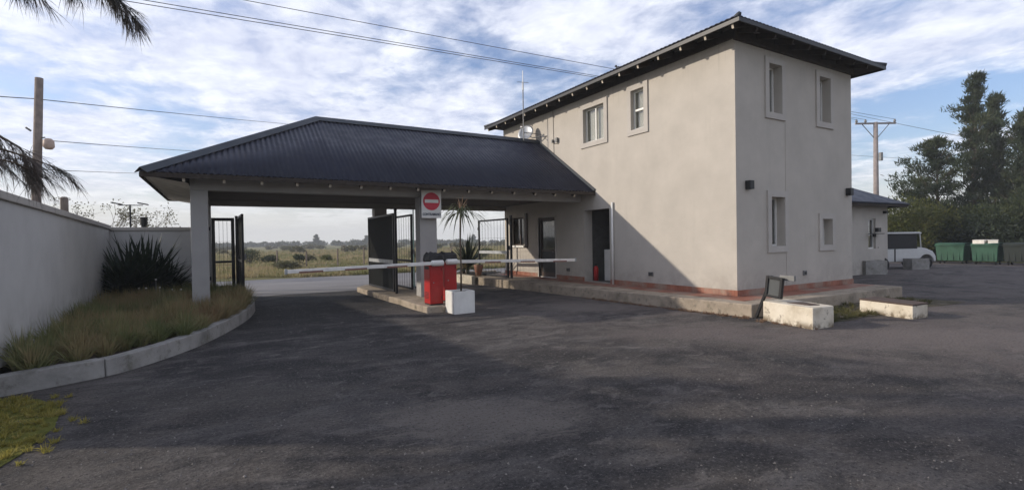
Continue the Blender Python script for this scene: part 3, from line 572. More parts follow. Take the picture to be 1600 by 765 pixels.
# ---------------- barriers
def barrier(x0, y0, dirn, length, label, sag):
    t = thing('barrier_gate', (x0 + .15, y0 + .17, .138), label, 'barrier', 'red boom barriers on the lane island')
    m = MB(); m.box(x0 + .01, x0 + .29, y0 + .01, y0 + .34, .14, .165); m.build('base_plate', 'black_plastic', t)
    m = MB(); m.box(x0, x0 + .30, y0, y0 + .35, .165, 1.075); cab = m.build('cabinet', 'red_paint', t, bevel=.014)
    m = MB(); m.box(x0 + .04, x0 + .26, y0 - .004, y0 - .001, .22, .98); m.build('access_door', 'red_paint', cab); m = MB(); m.cyl((x0 + .08, y0 - .012, .62), (x0 + .08, y0 - .004, .62), .014, 10); m.build('lock', 'chrome', cab)
    for zz_ in (.30, .90): m = MB(); m.cyl((x0 + .262, y0 - .008, zz_ - .03), (x0 + .262, y0 - .008, zz_ + .03), .007, 8); m.build('hinge', 'black_plastic', cab)
    m = MB(); m.box(x0 - .003, x0 - .0005, y0 + .05, y0 + .30, .90, .97); [m.box(x0 - .004, x0 - .0005, y0 + .07, y0 + .28, .28 + .03 * q_, .292 + .03 * q_) for q_ in range(5)]; m.build('cooling_slots', 'black_plastic', cab)
    m = MB(); V = []; r_ = random.Random(int(x0 * 100))
    for k, z in enumerate((1.02, 1.10, 1.19, 1.245)):
        e = (-.004, .012, .006, -.05)[k]
        for i in range(16):
            a = 2 * math.pi * i / 16; cx_, cy_ = math.cos(a), math.sin(a); s_ = 1 / max(abs(cx_), abs(cy_)); jj = r_.uniform(-.008, .008)
            V.append((x0 + .15 + cx_ * s_ * (.15 + e + jj), y0 + .175 + cy_ * s_ * (.175 + e + jj), z + (r_.uniform(-.02, .035) if k in (0, 3) else 0)))
    F = [(k * 16 + i, k * 16 + (i + 1) % 16, (k + 1) * 16 + (i + 1) % 16, (k + 1) * 16 + i) for k in range(3) for i in range(16)] + [tuple(48 + i for i in range(16))]
    m.add(V, F); o = m.build('hood', 'black_plastic', t); 
    m = MB(); zc = 1.035; hx = x0 + (.15 if dirn < 0 else .15); a = (hx + .12, y0 - .07, zc); b = (hx - .12, y0 - .07, zc); m.tube([(a[0] + .02, a[1], a[2]), a, b, (b[0] - .02, b[1], b[2])], [.035, .062, .062, .035], 14); m.cyl((hx, y0 - .07, zc), (hx, y0, zc), .045, 12); m.build('arm_clamp', 'white_paint', t, smooth=False, bevel=.004)
    end = hx + dirn * length; m = MB(); m.obox(((hx + dirn * .1 + end) / 2, y0 - .07, zc + sag / 2), (length - .1, .04, .072), (dirn, 0, sag / length)); arm = m.build('boom_arm', 'arm_paint', t, bevel=.008)
    m = MB(); m.obox((end + dirn * .02, y0 - .07, zc + sag), (.05, .05, .10), (dirn, 0, sag / length)); m.build('end_cap', 'dead_leaf' if False else 'galvanised', arm, bevel=.01)
    for s_ in (.30, .58, .86):
        m = MB(); m.obox((hx + dirn * length * s_, y0 - .0925, zc + sag * s_ - .024), (.42, .004, .034), (dirn, 0, sag / length)); m.build('reflective_strip', 'strip_brown', arm)
barrier(3.84, 9.93, -1, 2.92, 'nearer red barrier cabinet whose white boom reaches left across the lane', -.05)
barrier(4.34, 10.32, 1, 3.45, 'second red barrier cabinet whose white boom reaches right toward the gatehouse', -.08)

# ---------------- planters
def planter(name, c, sx, sy, h, label, group=None, rz=0, mat='planter_white'):
    t = thing(name, (c[0], c[1], 0), label, 'planter', group); X = Vector((math.cos(rz), math.sin(rz), 0)); Y = Vector((-X.y, X.x, 0)); C_ = Vector((c[0], c[1], 0)); w_ = .035
    m = MB()
    for s_ in (-1, 1): m.obox(C_ + X * s_ * (sx / 2 - w_ / 2) + Vector((0, 0, h / 2)), (w_, sy, h), X)
    for s_ in (-1, 1): m.obox(C_ + Y * s_ * (sy / 2 - w_ / 2) + Vector((0, 0, h / 2)), (sx - 2 * w_, w_ , h), X)
    m.build('box', mat, t, bevel=.006); m = MB(); m.obox(C_ + Vector((0, 0, h - .06)), (sx - 2 * w_, sy - 2 * w_, .05), X); m.build('planter_soil', 'soil', t); return t
planter('planter_box', (4.345, 9.525), .47, .45, .462, 'square white planter box beside the red barriers holding a thin cordyline')
def sword_crown(c, n, L, elev, droop, W, seed):
    g = np.random.default_rng(seed); az = g.uniform(0, 2 * np.pi, n); el = g.uniform(elev[0], elev[1], n); Ls = g.uniform(*L, n); tris = []
    for a, e, l, dr in zip(az, el, Ls, g.uniform(*droop, n)):
        dx = np.array([np.cos(a) * np.cos(e), np.sin(a) * np.cos(e), np.sin(e)]); s_ = np.array([-np.sin(a), np.cos(a), 0]); P = []
        for t_ in np.linspace(0, 1, 7):
            p = np.array(c) + dx * l * t_ + np.array([0, 0, -1.]) * dr * l * t_ ** 2.2; wv = W * (np.sin(np.pi * min(1, t_ * .85 + .12)) if t_ < 1 else 0) / 2; P.append((p - s_ * wv, p + s_ * wv))
        for i in range(6):
            tris += [P[i][0], P[i][1], P[i + 1][1], P[i][0], P[i + 1][1], P[i + 1][0]]
    return np.array(tris)
t = thing('cordyline', (4.36, 9.5, .42), 'slender cordyline with a drooping leaf crown in the white planter', 'plant')
m = MB(); m.tube([(4.36, 9.5, .40), (4.37, 9.5, .9), (4.355, 9.49, 1.5), (4.37, 9.48, 2.10)], [.022, .019, .018, .024], 8); m.build('stem', 'bark', t, smooth=True)
soup('leaves', sword_crown((4.37, 9.48, 2.08), 58, (.50, .80), (.05, .95), (.5, .95), .028, 3), 'palm_leaf', t)
soup('dead_leaves', sword_crown((4.38, 9.48, 2.12), 12, (.25, .45), (.8, 1.4), (0, .35), .018, 5), 'dead_leaf', t)

# ---------------- gates
def leaf_gate(x0, y0, x1, y1, z0, z1, label, nb, mid=.42, barmat='mesh_steel', midmat=None, post=True, w_=.055):
    a = Vector((x0, y0, 0)); b = Vector((x1, y1, 0)); dd = (b - a); L_ = dd.length; dn = dd / L_
    t = thing('swing_gate', (x0, y0, z0), label, 'gate', 'metal mesh gates under the carport'); fr = MB()
    for p in (a + dn * w_ / 2, b - dn * w_ / 2): fr.obox(p + Vector((0, 0, (z0 + z1) / 2)), (w_, w_, z1 - z0), dn)
    for z in (z0 + w_ / 2, z1 - w_ / 2): fr.obox((a + b) / 2 + Vector((0, 0, z)), (L_ - 2 * w_, w_ * .9, w_), dn)
    fr.build('gate_frame', 'black_steel', t, bevel=.004)
    m = MB(); zm = z0 + (z1 - z0) * mid; m.obox((a + b) / 2 + Vector((0, 0, zm)), (L_ - 2 * w_ - .002, w_ * .8, .10 if midmat else .06), dn); m.build('mid_rail', midmat or 'black_steel', t)
    m = MB()
    for i in range(1, nb + 1):
        p = a + dn * (w_ + (L_ - 2 * w_) * i / (nb + 1)); m.obox(p + Vector((0, 0, (z0 + z1) / 2)), (.008, .006 if nb < 12 else .02, z1 - z0 - 2 * w_), dn)
    nh = 3 if nb < 12 else 14
    for i in range(1, nh): m.obox((a + b) / 2 + Vector((0, 0, z0 + (z1 - z0) * i / nh)), (L_ - 2 * w_, .004, .006), dn)
    m.build('infill_bars', barmat, t)
    if post:
        m = MB()
        for z in (z0 + .3, z1 - .3): m.cyl(a - dn * .045 + Vector((0, 0, z - .05)), a - dn * .045 + Vector((0, 0, z + .05)), .018, 8)
        m.build('hinge', 'black_steel', t)
        m = MB(); q_ = b - dn * .03; side = Vector((-dn.y, dn.x, 0)); m.obox(q_ + side * .05 + Vector((0, 0, (z0 + z1) / 2)), (.05, .05, .14), dn); m.build('latch', 'grey_steel', t)
    return t
leaf_gate(-.155, 16.0, .40, 16.0, .27, 2.24, 'narrow framed pedestrian gate beside the left carport pillar', 3, .38, w_=.085)
leaf_gate(.49, 16.0, .53, 14.15, .10, 2.26, 'open black gate leaf seen edge-on at the left of the entry lane', 42, .45)
leaf_gate(4.02, 15.5, 4.02, 12.95, .17, 2.26, 'dark mesh gate leaf with a grey mid rail on the lane island', 62, .38, midmat='galvanised')
leaf_gate(4.62, 15.5, 4.62, 13.25, .17, 2.26, 'see-through gate leaf in thin black frame on the lane island', 9, .38)
leaf_gate(8.10, 16.05, 8.22, 14.15, .27, 2.22, 'open framed gate leaf with grey mid rail in front of the gatehouse window', 8, .42, midmat='galvanised')
for (gx, gy, zt, lb) in ((.45, 16.05, 2.3, 'black steel gate post beside the pedestrian gate at the left lane'), (4.02, 12.80, 2.36, 'thin black gate post on the island in front of the mesh leaf'), (8.26, 14.02, 2.30, 'black gate post on the walkway below the gatehouse window')):
    m = MB(); zb = .25 if gx > 8 else (.138 if gx > 1 else .0); m.box(gx - .03, gx + .03, gy - .03, gy + .03, zb, zt - .03); m.box(gx - .036, gx + .036, gy - .036, gy + .036, zt - .03, zt); o = m.build('gate_post', 'black_steel', bevel=.003); tag(o, lb, 'post', 'black gate posts')
m = MB(); m.cyl((5.6, 15.9, 0), (5.6, 15.9, 2.584), .02, 8); m.cyl((5.6, 15.9, 0), (5.6, 15.9, .02), .05, 12); o = m.build('lane_pole', 'teal_steel', smooth=False); tag(o, 'thin teal pole standing left of the grey pillar behind the barriers', 'pole')
m = MB(); m.cyl((4.86, 15.5, .138), (4.86, 15.5, 2.584), .022, 8); m.cyl((4.86, 15.5, .138), (4.86, 15.5, .15), .05, 12); o = m.build('lane_pole', 'grey_steel'); tag(o, 'thin grey pole between the two island gate leaves', 'pole')

# planting bed with yucca beside walkway
pb = thing('planting_bed', (8, 16.6, 0), 'pale kerbed planting bed at the street end of the gatehouse walkway', 'flower bed')
m = MB(); m.prism([(7.38, 15.2), (7.52, 15.2), (7.62, 16.1), (7.72, 17.4), (9.6, 17.5), (9.6, 17.62), (7.6, 17.55), (7.34, 16.2)], 0, .30); m.build('kerb', 'pale_concrete', pb, bevel=.02)
m = MB(); m.prism([(7.56, 15.6), (9.5, 16.91), (9.5, 17.48), (7.73, 17.38), (7.6, 16.4)], .0, .27); m.build('bed_soil', 'soil', pb)
def yucca(c, n, L, seed, label, mat='sword_leaf', elev=(.0, 1.35), W=.045, name='yucca', dr=(0, .35)):
    t = thing(name, c, label, 'plant'); m = MB(); m.tube([(c[0], c[1], c[2] - .03), (c[0] + .03, c[1], c[2] + .25)], [.09, .06], 8); m.build('trunk', 'bark', t)
    soup('leaves', sword_crown((c[0] + .03, c[1], c[2] + .22), n, L, elev, dr, W, seed), mat, t); return t
yucca((8.05, 16.95, .27), 230, (.9, 1.55), 11, 'large spiky yucca in the pale kerbed bed behind the right gate leaf', elev=(-.1, 1.4))
yucca((7.78, 16.75, .27), 50, (.25, .5), 13, 'low yellowish tufted plant at the tip of the pale kerbed bed', 'grass_mixed', W=.02, name='tufted_plant', dr=(.2, .7))
t = thing('garden_pot', (7.95, 15.6, .25), 'terracotta pot on the walkway behind the right gate leaf', 'pot'); m = MB(); m.tube([(7.92, 15.75, .252), (7.92, 15.75, .6), (7.92, 15.75, .64)], [.10, .16, .17], 16); m.build('pot_body', 'terracotta', t, smooth=True); m = MB(); m.cyl((7.92, 15.75, .63), (7.92, 15.75, .645), .14, 16); m.build('pot_soil', 'soil', t)

# ================================================================== LEFT BOUNDARY WALL AND BED
bw = thing('boundary_wall', (-2.3, 10, 0), 'long pale rendered boundary wall with a light coping on the left', 'wall')
def wx(y): return -2.12 - .034 * (y - 8)
def wz(y): return 2.145 - .0135 * (y - 8)
t_ = .20
def strip(m, off0, off1, zlo, zhi, y0, y1, n=12):
    V = []
    for i in range(n + 1):
        y = y0 + (y1 - y0) * i / n; V += [(wx(y) + off0, y, zlo(y)), (wx(y) + off1, y, zlo(y)), (wx(y) + off1, y, zhi(y)), (wx(y) + off0, y, zhi(y))]
    F = [(4 * i + k, 4 * i + (k + 1) % 4, 4 * i + 4 + (k + 1) % 4, 4 * i + 4 + k) for i in range(n) for k in range(4)] + [(0, 3, 2, 1), (4 * n, 4 * n + 1, 4 * n + 2, 4 * n + 3)]; m.add(V, F)
m = MB(); strip(m, 0, -t_, lambda y: -.05, lambda y: wz(y) - .10, 5.75, 16.3); m.build('wall_panel', 'stucco_boundary', bw)
m = MB(); strip(m, .035, -t_ - .035, lambda y: wz(y) - .098, lambda y: wz(y), 5.7, 16.3); m.build('coping', 'trim', bw, bevel=.01)
xe = wx(16.3)
m = MB(); m.box(xe - t_, -.47, 16.305, 16.48, -.05, 1.90); m.build('return_panel', 'stucco_boundary', bw)
m = MB(); m.box(xe - t_, -.47, 16.27, 16.515, 1.902, 1.99); m.build('return_coping', 'trim', bw, bevel=.01)
m = MB(); m.cyl((-1.70, 16.4, 1.992), (-1.70, 16.4, 2.05), .06, 14); m.cyl((-1.70, 16.4, 2.05), (-1.70, 16.4, 2.235), .085, 16); m.cyl((-1.70, 16.4, 2.235), (-1.70, 16.4, 2.26), .10, 16); o = m.build('wall_lantern', 'black_plastic', smooth=False); tag(o, 'dark cylindrical lantern on top of the boundary wall return', 'lantern')
# kerb of the bed
kb = thing('garden_bed', (-1, 11, 0), 'curved concrete-kerbed bed of long grass along the left wall', 'flower bed')
K = [(-3.1, 6.55), (-2.4, 6.72), (-1.92, 6.93), (-1.48, 7.14), (-.96, 7.50), (-.35, 8.52), (.05, 9.6), (.38, 10.75), (.58, 11.7), (.70, 12.7), (.70, 13.6), (.58, 14.6), (.47, 15.35), (.44, 16.2)]
def cr(P, n=6):
    out = []
    for i in range(len(P) - 1):
        p0 = np.array(P[max(i - 1, 0)]); p1 = np.array(P[i]); p2 = np.array(P[i + 1]); p3 = np.array(P[min(i + 2, len(P) - 1)])
        for k in range(n): t = k / n; out.append(.5 * (2 * p1 + (p2 - p0) * t + (2 * p0 - 5 * p1 + 4 * p2 - p3) * t * t + (3 * p1 - p0 - 3 * p2 + p3) * t ** 3))
    return out + [np.array(P[-1])]
KC = cr(K); nk = len(KC); inner = []; prof_ = []
for i, p in enumerate(KC):
    d_ = KC[min(i + 1, nk - 1)] - KC[max(i - 1, 0)]; d_ = d_ / np.linalg.norm(d_); nn = np.array([-d_[1], d_[0]]); inner.append(p + nn * .13); prof_.append((p, nn, d_))
def kerb_ring(p, nn, zt): q_ = p + nn * .17; a = p + nn * .012; return [(p[0], p[1], -.04), (a[0], a[1], zt), (q_[0], q_[1], zt), (q_[0], q_[1], -.04)]
st = 0; seg = 11
while st < nk - 1:
    en = min(st + seg, nk - 1); V = []; dz = random.uniform(-.005, .006)
    for i in range(st, en + 1):
        p, nn, d_ = prof_[i]; p = p + (d_ * .006 if i == st else (-d_ * .006 if i == en else 0)) ; V += kerb_ring(p, nn, .205 + dz + random.uniform(-.003, .003))
    k_ = en - st + 1; F = [(4 * i + k, 4 * i + 4 + k, 4 * i + 4 + (k + 1) % 4, 4 * i + (k + 1) % 4) for i in range(k_ - 1) for k in range(4)] + [(0, 1, 2, 3), (4 * k_ - 4, 4 * k_ - 1, 4 * k_ - 2, 4 * k_ - 3)]
    m = MB(); m.add(V, F); m.build('kerb', 'kerb_concrete', kb, bevel=.012); st = en
soilp = [tuple(p) for p in inner] + [(-2.38, 16.25), (-2.1, 8.0), (-2.07, 6.9)]
m = MB(); m.prism(soilp, 0, .17); m.build('bed_soil', 'soil', kb)
m = MB(); m.box(-.14, .46, 15.55, 16.55, .0, .255); o = m.build('gate_step', 'pale_concrete', bevel=.01); tag(o, 'pale concrete step below the narrow pedestrian gate', 'step')
# long grasses
def inpoly(x, y, P):
    c = False; n = len(P); j = n - 1
    for i in range(n):
        if (P[i][1] > y) != (P[j][1] > y) and x < (P[j][0] - P[i][0]) * (y - P[i][1]) / (P[j][1] - P[i][1]) + P[i][0]: c = not c
        j = i
    return c
def tufts(centres, nper, L, W, spread, drp, seed, zf=lambda x, y: 0., up=.75):
    g = np.random.default_rng(seed); n = len(centres) * nper; c = np.repeat(np.array(centres), nper, 0); sc_ = np.repeat(g.uniform(.55, 1.25, len(centres)), nper)
    az = g.uniform(0, 2 * np.pi, n); r_ = g.uniform(0, 1, n) * spread; P = np.stack([c[:, 0] + np.cos(az) * r_ * .4, c[:, 1] + np.sin(az) * r_ * .4, c[:, 2]], 1)
    ti = g.uniform(0, 1, n) ** 1.2 * up; D = np.stack([np.cos(az) * np.sin(ti), np.sin(az) * np.sin(ti), np.cos(ti)], 1)
    return blades(P, D, g.uniform(L[0], L[1], n) * sc_, np.full(n, W), g.uniform(drp[0], drp[1], n))
g = np.random.default_rng(21); C = []
while len(C) < 520:
    x, y = g.uniform(-2.4, .75), g.uniform(7.0, 16.0)
    if inpoly(x, y, soilp) and x > wx(y) + .12 and not (x < .5 and x > -.2 and y > 15.2) and not (-.5 < x < -.1 and 11.5 < y < 12): C.append((x, y, .16))
T = tufts(C, 125, (.24, .54), .010, .16, (.10, .55), 22)
o = soup('ornamental_grass', T, 'grass_mixed'); tag(o, 'long green and rust coloured grass filling the kerbed bed', 'grass', kind='stuff')
yucca((-1.55, 15.2, .16), 260, (.9, 1.75), 31, 'big dark flax bush in the corner of the boundary wall', elev=(.05, 1.45), W=.06, name='flax_bush', dr=(0, .35))
soup('leaves', np.concatenate([sword_crown((-1.95, 14.9, .3), 170, (.9, 1.75), (.1, 1.4), (0, .4), .06, 36), sword_crown((-1.15, 15.5, .3), 130, (.7, 1.4), (.1, 1.4), (0, .4), .06, 37), sword_crown((-1.9, 15.7, .3), 120, (1.0, 1.75), (.5, 1.4), (0, .3), .06, 38)]), 'sword_leaf', bpy.data.objects['flax_bush'])
g = np.random.default_rng(33); fl_ = []
for k in range(10): fl_.append((g.uniform(-1.7, -.7), g.uniform(13.4, 14.6), g.uniform(.4, .75)))
m = MB(); [m.blob(c, (.022, .022, .018), 6, 4) for c in fl_[:9]]; [m.tube([(c[0], c[1], .16), c], .003, 4) for c in fl_[:9]]; o = m.build('white_flowers', 'white_paint'); tag(o, 'small white flowers in front of the dark flax bush', 'flowers', kind='stuff')
# bottom-left grass patch
gp = [(-4.5, 6.5), (-1.9, 6.85), (-1.55, 6.6), (-1.28, 6.1), (-1.2, 5.5), (-1.26, 4.9), (-1.45, 4.2), (-1.6, 3.4), (-4.5, 3.0)]
sheet('lawn', gp, .006, 'lawn')
C = []
while len(C) < 1000:
    x, y = g.uniform(-3.2, -1.0), g.uniform(3.4, 6.9)
    if inpoly(x + g.normal() * .10, y, gp): C.append((x, y, .004))
o = soup('grass', tufts(C, 34, (.035, .085), .006, .07, (.1, .6), 41, up=1.1), 'grass_lawn'); tag(o, 'short bright yellow green grass at the kerb end', 'grass', kind='stuff')
# pebbles and litter of stones on the driveway
g = np.random.default_rng(51); ns = 16000
yy = 1.0 + 13 * g.uniform(0, 1, ns) ** 1.5; xx = g.uniform(-2, 12, ns) ; ok = ~((xx > 8.35) & (yy > 4.1)) & ~((xx < .6) & (yy > 6.5)); xx, yy = xx[ok], yy[ok]; ns = len(xx)
cl = g.uniform(0, 1, ns); sz = g.lognormal(-5.25, .45, ns).clip(.002, .013) * np.clip(1.25 - xx / 14, .5, 1.2)
base = np.array([[1, 0, 0], [-.5, .87, 0], [-.5, -.87, 0], [0, 0, .8]]); tri = [(0, 1, 3), (1, 2, 3), (2, 0, 3)]; T = []
rot = g.uniform(0, 6.28, ns); ca, sa = np.cos(rot), np.sin(rot)
for f_ in tri:
    P_ = []
    for vi in f_:
        bx, by, bz = base[vi]; P_.append(np.stack([xx + (bx * ca - by * sa) * sz, yy + (bx * sa + by * ca) * sz, .001 + bz * sz], 1))
    T.append(np.stack(P_, 1))
o = soup('gravel', np.concatenate(T), 'stone_chip'); tag(o, 'loose stone chips scattered over the dark driveway', 'gravel', kind='stuff')

# ================================================================== BLOCKS BY THE CORNER
def block(P, h, label, slab):
    c = np.mean(P, 0); t = thing('concrete_block', (c[0], c[1], 0), label, 'block', 'low painted blocks before the gatehouse'); P = [np.array(p) for p in P]
    m = MB(); m.prism([tuple(p) for p in P], -.03, h); bo = m.build('block_body', 'weathered_block', t, bevel=.018)
    if slab:
        m = MB(); m.prism([tuple(c + (p - c) * 1.015) for p in P], h + .001, h + .028); m.build('cap_slab', 'slab_brown', t, bevel=.006)
    else:
        m = MB(); a, b, c_, d_ = P; q = [a + (b - a) * .72 + (d_ - a) * .15, a + (b - a) * .80 + (d_ - a) * .5, a + (b - a) * .30 + (d_ - a) * .62, a + (b - a) * .35 + (d_ - a) * .2]; m.prism([tuple(v) for v in q], h - .01, h + .012); m.build('rubble_patch', 'slab_brown', t, bevel=.004)
block([(8.10, 4.35), (8.65, 4.31), (8.98, 5.30), (8.33, 5.34)], .345, 'larger weathered cream block with dirty top nearest the driveway corner', False)
block([(10.42, 3.90), (10.94, 3.87), (11.25, 4.82), (10.68, 4.86)], .235, 'lower cream block with a brown slab cap, right of the larger one', True)
sheet('verge', wavy((9.0, 4.5), (13.9, 4.3), 9, .12, 61) + wavy((13.9, 4.6), (13.9, 5.45), 3, .0, 62) + wavy((13.4, 5.5), (8.5, 5.6), 3, .0, 63), .006, 'verge_soil')
C = []
g = np.random.default_rng(64)
while len(C) < 170:
    x, y = g.uniform(9.0, 13.6), g.uniform(4.5, 5.5)
    if g.uniform() < (1.0 if x < 10.6 else .35): C.append((x, y, .004))
o = soup('grass', tufts(C, 40, (.05, .16), .008, .10, (.1, .5), 65, up=1.0), 'grass_verge'); tag(o, 'weedy grass growing between the two cream blocks', 'grass', kind='stuff')
C = [(8.33 - (8.33 - 7.6) * t - g.uniform(.0, .12), 5.6 + 9.5 * t, .0) for t in g.uniform(0, .55, 120) ** 1.3] + [(g.uniform(8.1, 8.3), g.uniform(4.2, 5.3), 0.) for _ in range(22)]
o = soup('weeds', tufts(C, 22, (.03, .10), .010, .10, (.2, .8), 66, up=1.3), 'dead_leaf'); tag(o, 'dry weeds and leaves along the foot of the walkway', 'weeds', kind='stuff')
# leaning floodlight
fx = thing('floodlight', (8.36, 5.50, 0), 'black floodlight on a leaning post behind the larger cream block', 'floodlight')
m = MB(); m.obox((8.42, 5.375, .395), (.86, .045, .05), (0, -.32, .78), (1, 0, .2)); m.build('leaning_post', 'black_steel', fx, bevel=.004)
hx = Vector((0, -.27, -.03)).normalized(); hz = Vector((0, -.17, .33)); hz = (hz - hx * hz.dot(hx)).normalized(); cc = Vector((8.38, 5.155, .60))
m = MB(); nn = hx.cross(hz).normalized()
for s_ in (-1, 1): m.obox(cc + hx * s_ * .128, (.045, .07, .37), hx, hz); m.obox(cc + hz * s_ * .162, (.21, .07, .045), hx, hz)
m.build('housing', 'black_steel', fx, bevel=.004); m = MB(); m.obox(cc, (.235, .02, .295), hx, hz); m.build('lens_glass', 'glass_grey', fx)
m = MB(); m.obox((8.47, 4.97, .765), (.05, .26, .09), (1, 0, 0)); m.build('ballast_box', 'grey_steel', fx, bevel=.004)

# ================================================================== BACK RIGHT: HOUSE, PLANTERS, CART, BINS
hs = thing('back_house', (20, 9.3, 0), 'low beige outbuilding with dark hip roof behind the gatehouse', 'building')
m = MB(); ops = [(21.15, 21.72, .95, 2.10)]
wall_face(m, 'y', 9.3, 1, 14.6, 22.68, 0, 2.62, ops); wall_face(m, 'x', 22.68, -1, 9.3, 15.2, 0, 2.62, []); wall_face(m, 'x', 14.6, 1, 9.3, 15.2, 0, 2.62, []); wall_face(m, 'y', 15.2, -1, 14.6, 22.68, 0, 2.62, []); m.build('wall', 'stucco', hs, merge=True)
f = MB(); f.box(21.15, 21.20, 9.38, 9.43, .95, 2.10); f.box(21.67, 21.72, 9.38, 9.43, .95, 2.10); f.box(21.2, 21.67, 9.38, 9.43, 2.05, 2.10); f.box(21.2, 21.67, 9.38, 9.43, .95, 1.0); f.box(21.2, 21.67, 9.38, 9.43, 1.48, 1.53); wo = f.build('window', 'white_frame', hs)
f = MB(); f.box(21.2, 21.67, 9.40, 9.41, 1.0, 2.05); f.build('pane', 'window_glass', wo); f = MB(); f.box(21.2, 21.40, 9.44, 9.45, 1.0, 2.05); f.build('curtain', 'curtain', wo)
hip_roof('roof', hs, 14.1, 23.2, 8.75, 15.75, 2.64, .001, 'y', 'roof_sheet') if False else None
m = MB(); ez = 2.66; E = [(14.0, 8.75), (23.2, 8.75), (23.2, 15.75), (14.0, 15.75)]; V = [(x, y, ez) for x, y in E] + [(17.5, 12.25, ez + 1.75), (19.7, 12.25, ez + 1.75)]
m.add(V, [(0, 1, 5, 4), (1, 2, 5), (2, 3, 4, 5), (3, 0, 4)]); o = m.build('roof', 'roof_sheet', hs); md = o.modifiers.new('s', 'SOLIDIFY'); md.thickness = .05
m = MB(); m.box(14.03, 23.17, 8.80, 8.83, ez - .12, ez - .05); m.box(23.14, 23.17, 8.84, 15.7, ez - .12, ez - .05); m.build('fascia', 'dark_timber', hs)
m = MB(); m.add([(14.05, 8.83, ez - .055), (23.14, 8.83, ez - .055), (23.14, 15.7, ez - .055), (14.05, 15.7, ez - .055)], [(0, 1, 2, 3)]); m.build('soffit', 'dark_timber', hs)
m = MB(); m.box(22.30, 22.46, 9.18, 9.299, 2.30, 2.40); m.build('wall_light', 'black_plastic', hs)
m = MB(); m.obox((21.44, 9.15, 1.52), (.9, .16, .03)); m.obox((21.44, 9.22, 1.46), (.06, .10, .12)); m.obox((21.44, 9.10, 1.66), (.22, .12, .16)); o = m.build('wall_shelf', 'black_steel'); tag(o, 'dark bracket shelf across the outbuilding window', 'shelf')
RZ = -R(30.6)
p1 = at(1362, 23.0); planter('planter_box', p1, .80, .5, .52, 'left pale planter box before the outbuilding, next to the parked motorcycle', 'pale planter boxes by the outbuilding', RZ, 'kerb_concrete')
p2 = at(1431, 26.9); planter('planter_box', p2, .72, .5, .46, 'right pale planter box in front of the white cart', 'pale planter boxes by the outbuilding', RZ, 'kerb_concrete')
hd = Vector((math.cos(RZ), math.sin(RZ), 0)); sd_ = Vector((-hd.y, hd.x, 0))
def wheel(parent, c, r_, wd, ax, name='wheel', mt='rubber'):
    m = MB(); ax = Vector(ax).normalized(); a = ax.orthogonal().normalized(); b = ax.cross(a); V = []; n = 22; prof = [(-.5, .62), (-.5, .9), (-.3, 1.), (.3, 1.), (.5, .9), (.5, .62)]
    for k in range(n):
        t = 2 * math.pi * k / n; rd = a * math.cos(t) + b * math.sin(t)
        for (u, q_) in prof: V.append(Vector(c) + ax * u * wd + rd * r_ * q_)
    L_ = len(prof); F = [(k * L_ + j, ((k + 1) % n) * L_ + j, ((k + 1) % n) * L_ + (j + 1) % L_, k * L_ + (j + 1) % L_) for k in range(n) for j in range(L_)]
    m.add(V, F); w0 = m.build(name, mt, parent, smooth=True); m = MB(); m.cyl(Vector(c) - ax * wd * .35, Vector(c) + ax * wd * .35, r_ * .60, 16); m.build('rim', 'grey_steel', w0); return w0
# white utility cart, nose to the right
cq = Vector(at(1397, 27.6)); ct = thing('golf_cart', cq, 'white golf cart with dark side curtains parked behind a pale planter', 'cart')
def L3(u, v, z): return cq + hd * u + sd_ * v + Vector((0, 0, z))
def side_prism(P, v0, v1):
    m = MB(); n = len(P); V = [L3(u, v0, z) for u, z in P] + [L3(u, v1, z) for u, z in P]; m.add(V, [tuple(range(n)), tuple(range(2 * n - 1, n - 1, -1))] + [(i, n + i, n + (i + 1) % n, (i + 1) % n) for i in range(n)]); return m
arch = [(.98 + .30 * math.cos(a), .30 + .30 * math.sin(a)) for a in np.linspace(math.pi, 0, 9)]
side_prism([(-1.5, .28)] + [(-1.5, .85), (.60, .85), (.66, .92), (.98, .86), (1.24, .74), (1.38, .52), (1.38, .30)] + arch[::-1], -.55, .55).build('body', 'cart_white', ct, bevel=.03)
side_prism([(-1.5, 1.50), (-1.5, 1.57), (.66, 1.57), (.74, 1.54), (.72, 1.49)], -.60, .60).build('canopy', 'cart_white', ct, bevel=.02)
side_prism([(-.42, .30), (-.42, .849), (-.36, .849), (-.36, .30)], -.556, -.551).build('door_strap', 'black_plastic', ct); m = side_prism([(-1.42, .86), (-1.42, 1.49), (.55, 1.49), (.58, .86)], -.54, .54); m.build('side_curtain', 'black_plastic', ct)
for s_ in (-1, 1): m = MB(); m.cyl(L3(.74, s_ * .54, .86), L3(.68, s_ * .56, 1.50), .022, 8); m.build('windscreen_post', 'cart_white', ct)
m = MB(); V = [L3(.73, -.50, .86), L3(.73, .50, .86), L3(.67, .52, 1.48), L3(.67, -.52, 1.48)]; m.add(V, [(0, 1, 2, 3)]); m.build('windscreen', 'window_glass', ct)
m = MB(); m.blob(L3(1.33, -.38, .58), (.06, .06, .06), 10, 8); m.build('headlight', 'chrome', ct, smooth=True); m = MB(); m.blob(L3(1.33, .38, .58), (.06, .06, .06), 10, 8); m.build('headlight', 'chrome', ct, smooth=True)
for u in (-.95, .98):
    for v in (-.50, .50): wheel(ct, L3(u, v, .235), .235, .18, sd_)
